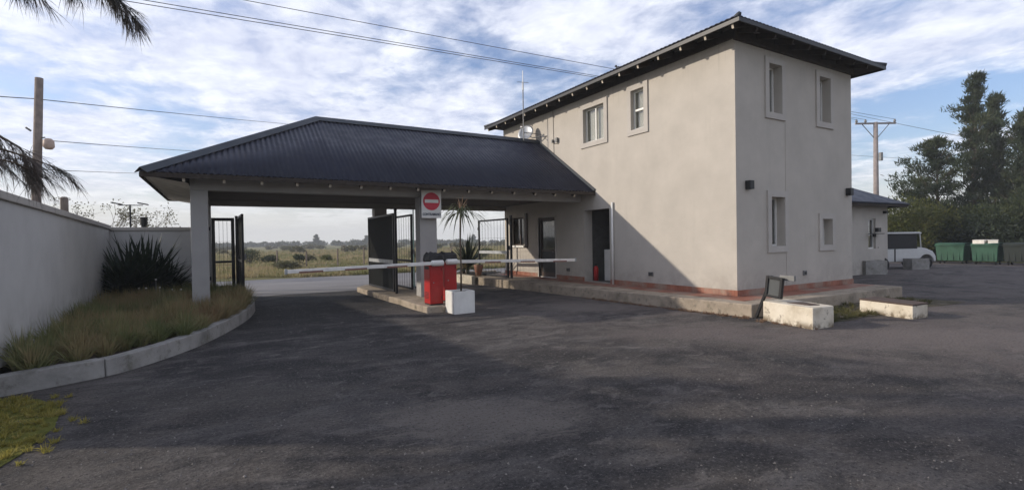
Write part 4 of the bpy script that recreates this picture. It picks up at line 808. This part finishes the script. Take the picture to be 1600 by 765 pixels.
# motorcycle
mq = Vector(at(1356, 23.95)); mc = thing('motorcycle', mq, 'black motorcycle parked between the outbuilding and the left pale planter', 'motorcycle')
def L4(u, v, z): return mq + hd * u + sd_ * v + Vector((0, 0, z))
wheel(mc, L4(.52, 0, .30), .30, .10, sd_); wheel(mc, L4(-.66, 0, .30), .30, .11, sd_)
m = MB(); m.tube([L4(-.70, 0, .80), L4(-.45, 0, .82), L4(-.15, 0, .78)], [.07, .11, .09], 10); m.build('seat', 'black_seat', mc, smooth=True)
m = MB(); m.tube([L4(-.12, 0, .80), L4(.08, 0, .88), L4(.26, 0, .84)], [.09, .14, .08], 12); m.build('tank', 'black_plastic', mc, smooth=True)
m = MB(); m.obox(L4(-.05, 0, .45), (.42, .26, .30), hd); m.build('engine', 'grey_steel', mc, bevel=.03)
m = MB(); m.tube([L4(-.66, .07, .30), L4(-.15, .07, .45), L4(.22, 0, .80)], .02, 6); m.tube([L4(.52, .07, .30), L4(.28, .05, .92)], .022, 8); m.tube([L4(.52, -.07, .30), L4(.28, -.05, .92)], .022, 8); m.build('fork_and_frame', 'grey_steel', mc)
m = MB(); m.tube([L4(.14, -.36, .99), L4(.26, -.15, .96), L4(.26, .15, .96), L4(.14, .36, .99)], .016, 8); m.build('handlebar', 'black_steel', mc)
m = MB(); m.cyl(L4(.30, 0, .88), L4(.42, 0, .86), .075, 14); m.build('headlight', 'chrome', mc)
# bins along x = 31
def dumpster(y0, y1, mat, label, h=.92):
    x0, x1 = 30.75, 31.65; cy = (y0 + y1) / 2; t = thing('dumpster', (31.2, cy, 0), label, 'dumpster', 'wheeled refuse containers at the far side of the yard'); tp = .90
    m = MB(); m.obox(((x0 + x1) / 2, cy, .15 + (h - .15) / 2), (x1 - x0, y1 - y0 - .06, h - .15), (1, 0, 0), taper=tp); m.build('container', mat, t, bevel=.02)
    m = MB(); m.box(x0 - .04, x1 + .02, y0, y1, h - .06, h - .015); m.build('rim_flange', mat, t, bevel=.01)
    m = MB(); n = 8; V = []
    for i in range(n + 1):
        a = math.pi * i / n; V += [((x0 + x1) / 2 - math.cos(a) * .45, y0 + .02, h - .01 + math.sin(a) * .10), ((x0 + x1) / 2 - math.cos(a) * .45, y1 - .02, h - .01 + math.sin(a) * .10)]
    m.add(V, [(2 * i, 2 * i + 1, 2 * i + 3, 2 * i + 2) for i in range(n)]); o = m.build('lid', mat, t, smooth=True); md = o.modifiers.new('s', 'SOLIDIFY'); md.thickness = .02
    m = MB()
    for k in range(1, 5): yy_ = y0 + (y1 - y0) * k / 5; m.obox((x0 + .005 + .02, yy_, .52), (.03, .04, .62), (1, 0, -.06))
    m.build('rib', mat, t)
    for wx_ in (x0 + .18, x1 - .18):
        for wy in (y0 + .16, y1 - .16): wheel(t, (wx_, wy, .085), .085, .05, (0, 1, 0), 'castor')
dumpster(9.42, 10.60, 'bin_green', 'leftmost green dumpster on wheels, next to the white cart')
dumpster(8.22, 9.24, 'bin_green', 'second green dumpster with pale foam boxes on its lid')
dumpster(7.10, 8.12, 'bin_dark', 'dark dumpster right of the green one with pale boxes')
dumpster(5.98, 7.00, 'bin_dark', 'dark dumpster at the right edge of the view')
for k, (a, b_, c_, lb) in enumerate((((31.05, 8.95, 1.035), (.5, .42, .16), 0, 'left pale foam box lying on the second green dumpster'), ((31.1, 8.52, 1.035), (.45, .34, .15), .3, 'right pale foam box lying on the second green dumpster'))):
    m = MB(); m.obox((a[0], a[1], a[2] + .02), b_, (math.cos(c_), math.sin(c_), .03)); m.obox((a[0], a[1], a[2] + .02 + b_[2] / 2 + .012), (b_[0] + .03, b_[1] + .03, .02), (math.cos(c_), math.sin(c_), .03)); o = m.build('foam_box', 'foam', bevel=.012); tag(o, lb, 'box', 'foam boxes on the dumpster')

# ================================================================== POLES AND WIRES
t = thing('utility_pole', (-4.95, 21.45, 0), 'wooden utility pole with a pinkish street lamp above the left wall', 'pole')
m = MB(); m.tube([(-4.98, 21.43, -.3), (-4.98, 21.43, 3.0), (-4.85, 21.46, 6.93)], [.125, .12, .105], 12); m.build('shaft', 'wood_pole', t, smooth=True)
m = MB(); m.tube([(-4.9, 21.45, 5.0), (-4.72, 21.35, 5.02)], .02, 6); m.build('lamp_bracket', 'grey_steel', t); m = MB(); m.tube([(-4.62, 21.28, 4.98), (-4.62, 21.28, 4.92), (-4.62, 21.28, 4.72), (-4.62, 21.28, 4.64)], [.07, .14, .15, .09], 14); m.build('lamp_head', 'rust_pink', t, smooth=True)
m = MB(); m.cyl((-5.05, 21.35, 5.2), (-5.15, 21.25, 5.28), .03, 8); m.build('insulator', 'grey_steel', t)
t = thing('fence_post', (-3.94, 19.61, 0), 'short thick wooden post showing above the left wall', 'post'); m = MB(); m.tube([(-3.94, 19.61, -.2), (-3.94, 19.61, 2.95)], [.10, .095], 10); m.build('shaft', 'wood_pole', t); m = MB(); m.cyl((-3.94, 19.61, 2.95), (-3.94, 19.61, 3.0), .11, 10, .06); m.build('post_cap', 'wood_pole', t)
t = thing('solar_lamp', (-2.4, 19.86, 0), 'street lamp with two small solar panels behind the left wall', 'lamp'); m = MB(); m.cyl((-2.4, 19.86, 0), (-2.4, 19.86, 2.82), .025, 8); m.build('pole', 'black_steel', t); m = MB(); m.cyl((-2.72, 19.9, 2.80), (-2.06, 19.8, 2.80), .014, 6); m.build('cross_arm', 'black_steel', t)
for s_ in (-1, 1): m = MB(); m.obox((-2.4 + s_ * .34, 19.86 - s_ * .04, 2.85), (.28, .22, .03), (1, 0, -.20)); m.build('solar_panel', 'black_plastic', t)
PR = Vector((50.58, 21.59, 0))
t = thing('utility_pole', PR, 'pale concrete utility pole with a cross-arm behind the outbuilding', 'pole'); m = MB(); m.tube([PR, PR + Vector((0, 0, 11.45))], [.24, .17], 14); m.build('shaft', 'concrete_pole', t, smooth=True)
ca_ = Vector((.86, -.51, 0)); m = MB(); m.obox(PR + Vector((0, 0, 11.35)) - f0 * .0 , (3.6, .12, .14), ca_); cr1 = m.build('cross_arm', 'concrete_pole', t)
m = MB(); [m.tube([PR + Vector((0, 0, 9.9)), PR + ca_ * s_ * 1.2 + Vector((0, 0, 11.28))], .035, 6) for s_ in (-1, 1)]; m.build('brace', 'grey_steel', t)
for s_ in (-1.7, -.9, 1.7): m = MB(); m.tube([PR + ca_ * s_ + Vector((0, 0, 11.42)), PR + ca_ * s_ + Vector((0, 0, 11.52)), PR + ca_ * s_ + Vector((0, 0, 11.72))], [.05, .11, .06], 10); m.build('insulator', 'grey_steel', cr1)
m = MB(); m.tube([PR - f0 * .33 + ca_ * .2 + Vector((0, 0, 8.0)), PR - f0 * .33 + ca_ * .2 + Vector((0, 0, 8.7))], .16, 12); m.build('junction_can', 'grey_steel', t)
def wire(a, b, sag, r_, label, n=40):
    a, b = Vector(a), Vector(b); P = [a.lerp(b, i / n) - Vector((0, 0, 4 * sag * (i / n) * (1 - i / n))) for i in range(n + 1)]; m = MB(); m.tube(P, r_, 5, False); o = m.build('power_line', 'wire', smooth=True); tag(o, label, 'cable', 'overhead power lines')
# three phases from a pole off to the left to the concrete pole
def hi(p, d, z): v = Vector(at(p, d)); return Vector((v.x, v.y, z))
def elev(p, y_, d):
    v = rt * (p - 800) - up * (y_ - 382.5) + fw * FPX; k = d / math.hypot(v.x, v.y); return Vector((v.x * k, v.y * k, EYE + v.z * k))
top = PR + Vector((0, 0, 11.7))
def thru(p0, y0, d0, end, s):       # a line that passes one far point and ends at the pole, carried on past the frame
    a = elev(p0, y0, d0); return a + (a - end) * s
wire(thru(400, 0, 26, top + ca_ * 1.7, .35), top + ca_ * 1.7, .15, .016, 'upper overhead cable running from the top edge behind the gatehouse roof')
wire(thru(240, 0, 25, top - ca_ * .9, .35), top - ca_ * .9, .10, .016, 'middle of three overhead cables crossing the sky to the gatehouse roof')
wire(thru(185, 0, 25, top - ca_ * 1.7, .35), top - ca_ * 1.7, .0, .016, 'lowest of the three long cables that pass behind the mast')
far = elev(905, 245, 60)
wire((-5.0, 21.45, 6.25), elev(450, 192, 45) + (elev(450, 192, 45) - Vector((-5, 21.45, 6.25))) * .9, .1, .014, 'cable from the top of the left wooden pole to behind the carport roof')
wire((-5.0, 21.45, 6.25), elev(-200, 128, 18), .05, .014, 'short cable leaving the left wooden pole toward the left edge')
wire((-4.95, 21.45, 4.95), elev(320, 235, 42) + (elev(320, 235, 42) - Vector((-4.95, 21.45, 4.95))) * 1.1, .1, .013, 'cable from the street lamp height of the left pole to the carport roof')
wire((-4.95, 21.45, 4.0), elev(230, 270, 38) + (elev(230, 270, 38) - Vector((-4.95, 21.45, 4.0))) * 1.3, .05, .011, 'lowest thin cable above the left wall')
wire(elev(1200, 150, 70), elev(1335, 178, 60) + (elev(1600, 232, 50) - elev(1335, 178, 60)) * 1.2, .1, .018, 'faint cable sloping down above the concrete pole')
wire(elev(1200, 232, 60), elev(1600, 255, 60), .2, .014, 'faint low cable passing the shaft of the concrete pole')

# ================================================================== TREES
def tree(name, c, h, rad, seed, label, cat='tree', mat='conifer_leaf', nb=70, per=46, size=(.16, .34), wl=.055, profile=None, base=.12, up_=.35, group=None, trunk_r=None, lobes=None):
    g = np.random.default_rng(seed); c = np.array((c[0], c[1], c[2] if len(c) > 2 else 0.)); t = thing(name, tuple(c), label, cat, group); trunk_r = trunk_r or h * .016
    lean = g.normal(size=2) * h * .012; m = MB(); TP = [c + np.array([lean[0] * k, lean[1] * k, h * .97 * k]) for k in np.linspace(0, 1, 8)]; m.tube(TP, [trunk_r * (1 - .88 * k) + .01 for k in np.linspace(0, 1, 8)], 8); m.build('trunk', 'bark', t, smooth=True)
    profile = profile or (lambda s: (1 - s) ** .75); lb_ = MB(); Q = []; QD = []
    for i in range(nb):
        s = base + (1 - base) * (i + g.uniform(0, 1)) / nb; az = g.uniform(0, 2 * np.pi); L_ = rad * profile(s) * g.uniform(.55, 1.15) + .12
        if lobes is not None: L_ *= 1 + lobes * math.sin(az * 3 + seed + s * 5)
        p0 = c + np.array([lean[0] * s, lean[1] * s, h * s * .97]); e = up_ + g.uniform(-.25, .35) + s * .5
        d0 = np.array([np.cos(az) * np.cos(e), np.sin(az) * np.cos(e), np.sin(e)]); P_ = [p0 + d0 * L_ * k + np.array([0, 0, .10 * L_ * (k ** 2)]) for k in (0, .35, .7, 1)]
        lb_.tube(P_, [max(.008, trunk_r * .34 * (1 - s * .6)), .02, .012, .004], 4, False)
        ncl = max(2, int(L_ / .50))
        for j in range(ncl):
            k = .28 + .76 * (j + g.uniform(0, 1)) / ncl; q = p0 + d0 * L_ * k + g.normal(size=3) * np.array([.10, .10, .07]) * (1 + L_ * .12); n_ = int(per * g.uniform(.6, 1.3)); r_ = .11 + .05 * L_ * (1 - .5 * k)
            Q.append(q + g.normal(size=(n_, 3)) * np.array([r_, r_, r_ * .55])); dd = d0 * .6 + g.normal(size=(n_, 3)) * .6 + np.array([0, 0, .35]); QD.append(dd)
    lb_.build('limb', 'bark', t)
    Q = np.concatenate(Q); QD = np.concatenate(QD); n_ = len(Q); soup('crown', leaves(Q, QD, g.uniform(*size, n_), g.uniform(.6, 1.3, n_) * wl), mat, t, 4); return t
def pineprof(s): return (1 - s) ** .62 * (1 + .25 * math.sin(s * 21))
GT = 'tall casuarinas behind the dumpsters'
tree('casuarina_tree', at(1519, 42), 11.3, 2.35, 101, 'tallest dark casuarina with a narrow top behind the dumpsters', nb=104, per=60, base=.03, profile=pineprof, wl=.055, lobes=.45, size=(.18, .40), up_=.75, group=GT)
tree('casuarina_tree', at(1560, 44), 10.2, 2.2, 102, 'second tallest casuarina, right beside the tallest one', nb=96, per=60, base=.03, profile=pineprof, wl=.055, lobes=.45, size=(.18, .40), up_=.75, group=GT)
tree('casuarina_tree', at(1600, 40), 8.2, 2.3, 103, 'casuarina cut by the right edge of the view', nb=90, per=60, base=.03, profile=pineprof, wl=.055, lobes=.45, size=(.18, .38), up_=.7, group=GT)
tree('casuarina_tree', at(1466, 39), 7.1, 3.5, 104, 'broad lower casuarina on the left side of the dark tree group', nb=84, per=60, profile=lambda s: (1 - s) ** .8 * 1.05, wl=.055, lobes=.4, size=(.18, .38), up_=.30, base=.06, group=GT)
tree('casuarina_tree', at(1640, 43), 9.0, 3.0, 105, 'casuarina standing just beyond the right edge', nb=90, per=50, profile=pineprof, wl=.06, size=(.2, .4), group=GT)
def bush(name, c, rx_, ry_, h, seed, label, mat, n=5000, size=(.08, .2), group=None, z0=0., wl=.07):
    g = np.random.default_rng(seed); t = thing(name, (c[0], c[1], z0), label, 'bush', group); m = MB(); L_ = []; D_ = []
    nl = 13; cs = []
    for i in range(nl):
        a = g.uniform(0, 6.28); r_ = g.uniform(.1, .80); q = np.array([c[0] + math.cos(a) * r_ * rx_, c[1] + math.sin(a) * r_ * ry_, z0 + h * g.uniform(.28, .86)]); cs.append(q); m.tube([(c[0] + g.normal() * .08, c[1] + g.normal() * .08, z0 - .03), (q[0] * .5 + c[0] * .5, q[1] * .5 + c[1] * .5, z0 + h * .3), tuple(q)], [.03 * h, .02 * h, .008], 5, False)
    m.build('stems', 'bark', t)
    for q in cs:
        k = n // nl; u = unit(g.normal(size=(k, 3))); rr = g.uniform(.35, 1.0, (k, 1)) ** .5 * (1 + .22 * np.sin(u[:, :1] * 7 + u[:, 1:2] * 5 + q[0])); P_ = q + u * rr * np.array([rx_ * .46, ry_ * .46, h * .30]); P_[:, 2] = np.maximum(P_[:, 2], z0 + .02); L_.append(P_); D_.append(u + g.normal(size=(k, 3)) * .7 + np.array([0, 0, .3]))
    P_ = np.concatenate(L_); D_ = np.concatenate(D_); soup('foliage', leaves(P_, D_, g.uniform(*size, len(P_)), g.uniform(.6, 1.3, len(P_)) * wl), mat, t, 4); return t
GB = 'bushes screening the yard behind the cart and dumpsters'
for i, (p, d_, r_, h_, mt, lb) in enumerate(((1400, 34, 1.9, 3.0, 'olive_leaf', 'olive bush directly right of the outbuilding roof'), (1432, 36, 2.1, 3.3, 'olive_leaf', 'wide olive bush above the white cart'), (1470, 37.5, 2.2, 3.0, 'olive_leaf', 'olive bush above the leftmost green dumpster'),
        (1512, 37.5, 2.2, 2.5, 'shrub_leaf', 'dark bush behind the second green dumpster'), (1552, 37.5, 2.2, 3.1, 'shrub_leaf', 'dark bush behind the first dark dumpster'), (1592, 37.5, 2.3, 2.8, 'shrub_leaf', 'olive bush behind the dumpster at the right edge'), (1640, 38, 2.6, 3.2, 'shrub_leaf', 'dark bush just beyond the right edge'),
        (1452, 36.5, 1.9, 2.0, 'sword_leaf', 'low dark bush between the cart and the leftmost dumpster'), (1535, 37.5, 2.6, 2.2, 'sword_leaf', 'low dark bush between the green dumpsters and the tall trees'))):
    bush('yard_bush', at(p, d_), r_, r_, h_, 200 + i, lb, mt, 7000, (.10, .24), GB)
for i, (p, d_, r_, h_, lb) in enumerate(((1490, 44, 3.5, 2.6, 'dark thicket behind the left casuarina'), (1545, 46, 3.5, 2.9, 'dark thicket behind the tallest casuarina'), (1600, 46, 3.5, 3.0, 'dark thicket behind the right edge casuarina'), (1440, 43, 3.2, 3.0, 'dark thicket far behind the olive bushes'))):
    bush('thicket', at(p, d_), r_, r_, h_, 230 + i, lb, 'shrub_leaf', 8000, (.16, .34), 'thickets behind the casuarinas', wl=.12)
# near casuarina off to the left whose sprays hang into the picture
nt_ = thing('casuarina_tree', (-4.05, 6.9, 0), 'near casuarina behind the left wall whose feathery sprays hang into the sky', 'tree')
m = MB(); m.tube([(-4.05, 6.9, -.1), (-4.0, 6.85, 2.5), (-3.95, 6.8, 5), (-3.9, 6.7, 8.5)], [.24, .20, .15, .05], 12); m.build('trunk', 'bark', nt_, smooth=True)
g = np.random.default_rng(77); NP = []; ND = []; NL = []; bl = MB()
def spray(P_, r_, n_tw, tl, hang, nl=(.10, .20), dens=60, start=.3):
    P_ = [np.array(p) for p in P_]; bl.tube(P_, list(np.linspace(r_, .004, len(P_))), 5, False)
    def on(s): s = s * (len(P_) - 1); i = min(int(s), len(P_) - 2); return P_[i] + (P_[i + 1] - P_[i]) * (s - i), unit(P_[i + 1] - P_[i])
    for k in range(n_tw):
        s = start + (1 - start) * k / max(1, n_tw - 1); p, d_ = on(min(s, .999)); dd = unit(d_ * .8 + g.normal(size=3) * .33 + np.array([0, 0, -hang])); l_ = tl * g.uniform(.6, 1.2) * (1 - .35 * s); q = [p + dd * l_ * t + np.array([0, 0, -hang * .5]) * l_ * t * t for t in (0, .33, .66, 1)]; bl.tube(q, [.0035, .0028, .002, .001], 3, False)
        for j in range(dens):
            t = g.uniform(.05, 1) * 3; i = min(int(t), 2); pp = q[i] + (q[i + 1] - q[i]) * (t - i); dv = unit(q[i + 1] - q[i]); NP.append(pp); ND.append(dv + g.normal(size=3) * .32 + np.array([0, 0, -.12])); NL.append(g.uniform(*nl))
spray([(-4.0, 6.8, 3.9), (-3.1, 6.2, 4.45), (-2.1, 5.7, 4.45), (-1.45, 5.5, 4.28), (-1.0, 5.52, 3.98), (-.80, 5.56, 3.78), (-.62, 5.57, 3.55)], .03, 46, .24, .28, nl=(.09, .19), dens=46, start=.45)
spray([(-4.0, 6.8, 3.6), (-3.0, 6.0, 4.2), (-2.1, 5.5, 4.2), (-1.6, 5.4, 3.95), (-1.28, 5.42, 3.66)], .02, 34, .30, .75, nl=(.09, .19), dens=44, start=.45)
spray([(-4.0, 6.8, 3.8), (-3.0, 6.3, 4.6), (-2.0, 5.9, 4.7), (-1.3, 5.6, 4.12), (-1.05, 5.55, 3.76)], .02, 30, .26, .6, nl=(.09, .19), dens=44, start=.5)
for z_, yo in ((0, 0), (.20, .1), (-.16, -.06)):
    spray([(-4.0, 6.85, 2.2 + z_), (-3.2, 6.75 + yo, 2.5 + z_), (-2.4, 6.75 + yo, 2.60 + z_), (-1.95, 6.78 + yo, 2.52 + z_ * .8), (-1.66 - .3 * abs(z_), 6.82 + yo, 2.42 + z_ * .5), (-1.42 - 1.3 * abs(z_), 6.86 + yo, 2.32 + z_ * .3)], .026, 30, .40, .34, nl=(.08, .18), dens=40, start=.30)
for k in range(60):      # the rest of its crown, out of view, which shades the driveway
    z = g.uniform(2.3, 8.6); az = g.uniform(0, 6.28); L_ = (2.6 if z < 6 else 1.8) * g.uniform(.6, 1.05); a = np.array([-3.95, 6.8, z]); b = a + np.array([math.cos(az) * L_, math.sin(az) * L_, .5])
    bb = (b - np.array([0, 0, EYE])); fwd_ = bb[0] * f0.x + bb[1] * f0.y; lat = bb[0] * r0.x + bb[1] * r0.y
    if fwd_ > 1 and lat / fwd_ > -1.22: continue
    spray([a, (a + b) / 2 + np.array([0, 0, .3]), b], .03, 9, .7, .5, (.15, .30), 55, .2)
bl.build('limb', 'bark', nt_)
NP = np.array(NP); ND = np.array(ND); NL = np.array(NL); near = NP[:, 0] > -3.2
S = blades(NP, ND, NL, np.where(NL > .2, .016, .0042), np.full(len(NP), .25)); soup('crown', S, 'needle', nt_)
# bare little tree behind the wall
bt = thing('bare_tree', (-4.0, 25.7, 0), 'small pale bare tree behind the left wall', 'tree'); m = MB(); g = np.random.default_rng(91); Q = []
def twig(p, d_, l_, r_, dep):
    q = p + d_ * l_; m.tube([p, (p + q) / 2 + g.normal(size=3) * l_ * .05, q], [r_, r_ * .8, r_ * .6], 4, False)
    if dep == 0:
        for _ in range(5): Q.append(q + g.normal(size=3) * .08)
        return
    for _ in range(3 if dep > 1 else 3): twig(q, unit(d_ + g.normal(size=3) * .45 + np.array([0, 0, .12])), l_ * g.uniform(.6, .85), r_ * .6, dep - 1)
for a in (-.5, .0, .5): twig(np.array([-4.0 + a, 25.7, 0.]), unit(np.array([a * .8, 0, 1.])), 1.15, .045, 4)
m.build('branches', 'pale_twig', bt); Q = np.array(Q); soup('foliage', leaves(Q, g.normal(size=Q.shape), np.full(len(Q), .10), np.full(len(Q), .05)), 'scrub_leaf', bt, 4)

# ================================================================== FIELD
g = np.random.default_rng(300); n = 26000
fy = 23.5 + 75 * g.uniform(0, 1, n) ** 1.6; fx_ = g.uniform(-.40, .95, n) * fy + g.normal(size=n); den = np.sin(fx_ * .35 + 2 * np.sin(fy * .21)) + np.sin(fy * .5 + fx_ * .13); ok = den > -.9; fx_, fy = fx_[ok], fy[ok]
C = np.stack([fx_, fy, np.zeros(len(fx_))], 1); T = []
nn = 9; c = np.repeat(C, nn, 0); k = len(c); sc_ = np.repeat(g.uniform(.4, 1.3, len(C)), nn) * (.6 + c[:, 1] / 70); az = g.uniform(0, 6.28, k); ti = g.uniform(0, .7, k); P_ = c + np.stack([g.normal(size=k) * .14, g.normal(size=k) * .14, np.zeros(k)], 1)
o = soup('field_grass', blades(P_, np.stack([np.cos(az) * np.sin(ti), np.sin(az) * np.sin(ti), np.cos(ti)], 1), g.uniform(.12, .38, k) * sc_, .02 + .0007 * c[:, 1], g.uniform(.1, .6, k)), 'grass_field'); tag(o, 'rough green and straw coloured grass of the open field', 'grass', kind='stuff')
GF = 'bushes dotted over the field'
for i, (x, y, r_, h_, mt, lb) in enumerate(((1.9, 41.9, 1.05, 1.0, 'shrub_leaf', 'big dark field bush seen right of the edge-on gate leaf'), (3.3, 41.5, .7, .6, 'shrub_leaf', 'dark field bush leaning on the right of the big dark one'), (5.4, 41.6, .42, .62, 'shrub_leaf', 'first small round bush from the left above the boom'), (6.15, 41.7, .5, .55, 'scrub_leaf', 'second small brownish bush above the boom'),
      (7.4, 41, .5, .5, 'olive_leaf', 'third small green bush above the boom'), (3.4, 30.5, .8, .45, 'scrub_leaf', 'reddish low scrub near the boom tip'), (14.5, 40, .8, .7, 'scrub_leaf', 'scrubby bush seen between the pillars'), (19.5, 38, .9, .7, 'olive_leaf', 'green bush seen behind the cordyline'), (10.5, 36, .8, .5, 'olive_leaf', 'green bush near the fence posts'))):
    bush('field_bush', (x, y), r_, r_, h_, 320 + i, lb, mt, 2200, (.05, .12), GF, wl=.05)
for i, (p, d_, h_) in enumerate(((527, 31, 1.15), (568, 31.5, 1.2), (478, 33, 1.0), (432, 32, 1.1), (705, 34, 1.1), (748, 35, 1.1))):
    q = at(p, d_); m = MB(); m.tube([(q[0], q[1], -.1), (q[0] + .02, q[1], h_)], [.045, .04], 6); m.cyl((q[0] + .02, q[1], h_), (q[0] + .02, q[1], h_ + .02), .03, 6); o = m.build('field_post', 'wood_pole'); tag(o, ['thin field post right of the small bushes', 'thin field post just left of the mesh gate leaf', 'thin field post behind the small round bushes', 'thin field post near the big dark bush', 'thin field post seen right of the grey pillar', 'thin field post seen right of the cordyline stem'][i], 'post', 'wooden field fence posts')
# far scrub belt: individuals for the few that stand out, the rest one mass
def belt(name, d0, d1, h0, h1, n, per, size, mat, label, seed, x0=-700, x1=1700):
    g = np.random.default_rng(seed); Q = []; D_ = []
    for i in range(n):
        q = np.array(at(g.uniform(x0, x1), g.uniform(d0, d1))); h = g.uniform(h0, h1) * (1 + .35 * math.sin(q[0] * .03)); r_ = h * g.uniform(.6, 1.5); k = per; u = unit(g.normal(size=(k, 3))); P_ = q + np.array([0, 0, h * .5]) + u * g.uniform(.4, 1, (k, 1)) * np.array([r_, r_, h * .5]); Q.append(P_); D_.append(u + g.normal(size=(k, 3)) * .6)
    Q = np.concatenate(Q); D_ = np.concatenate(D_); o = soup(name, leaves(Q, D_, g.uniform(*size, len(Q)), g.uniform(.4, .8, len(Q)) * size[1]), mat, None, 4); tag(o, label, 'scrub', kind='stuff')
belt('scrubland', 75, 200, .35, .85, 420, 170, (.25, .55), 'scrub_leaf', 'low brownish scrub belt before the far trees', 401)
belt('far_woodland', 230, 330, 1.2, 2.1, 520, 220, (.5, 1.1), 'shrub_leaf', 'distant hazy line of trees on the horizon', 402)
for i, (p, d_, h_, lb) in enumerate(((495, 240, 4.9, 'pointed distant tree standing out above the horizon'), (573, 240, 4.2, 'blocky distant tree beside the mesh gate leaf'), (740, 245, 3.9, 'low distant tree seen right of the cordyline'))):
    tree('distant_tree', at(p, d_), h_, 2.0, 410 + i, lb, nb=34, per=26, size=(.5, .9), wl=.4, base=.1, group='distant trees above the horizon', mat='conifer_leaf')

# ================================================================== HAZE
m = MB(); m.box(-905, 905, -905, 905, -1.2, 24); hz = m.build('haze', 'wire'); hz['kind'] = 'stuff'; hz['label'] = 'thin pale haze over the plain'
hm = bpy.data.materials.new('haze'); hm.use_nodes = True; nt = hm.node_tree; nt.nodes.clear(); o_ = nt.nodes.new('ShaderNodeOutputMaterial'); pv = nt.nodes.new('ShaderNodeVolumePrincipled'); pv.inputs['Color'].default_value = (.85, .88, .92, 1); pv.inputs['Density'].default_value = .0013; nt.links.new(pv.outputs[0], o_.inputs['Volume']); hz.data.materials[0] = hm
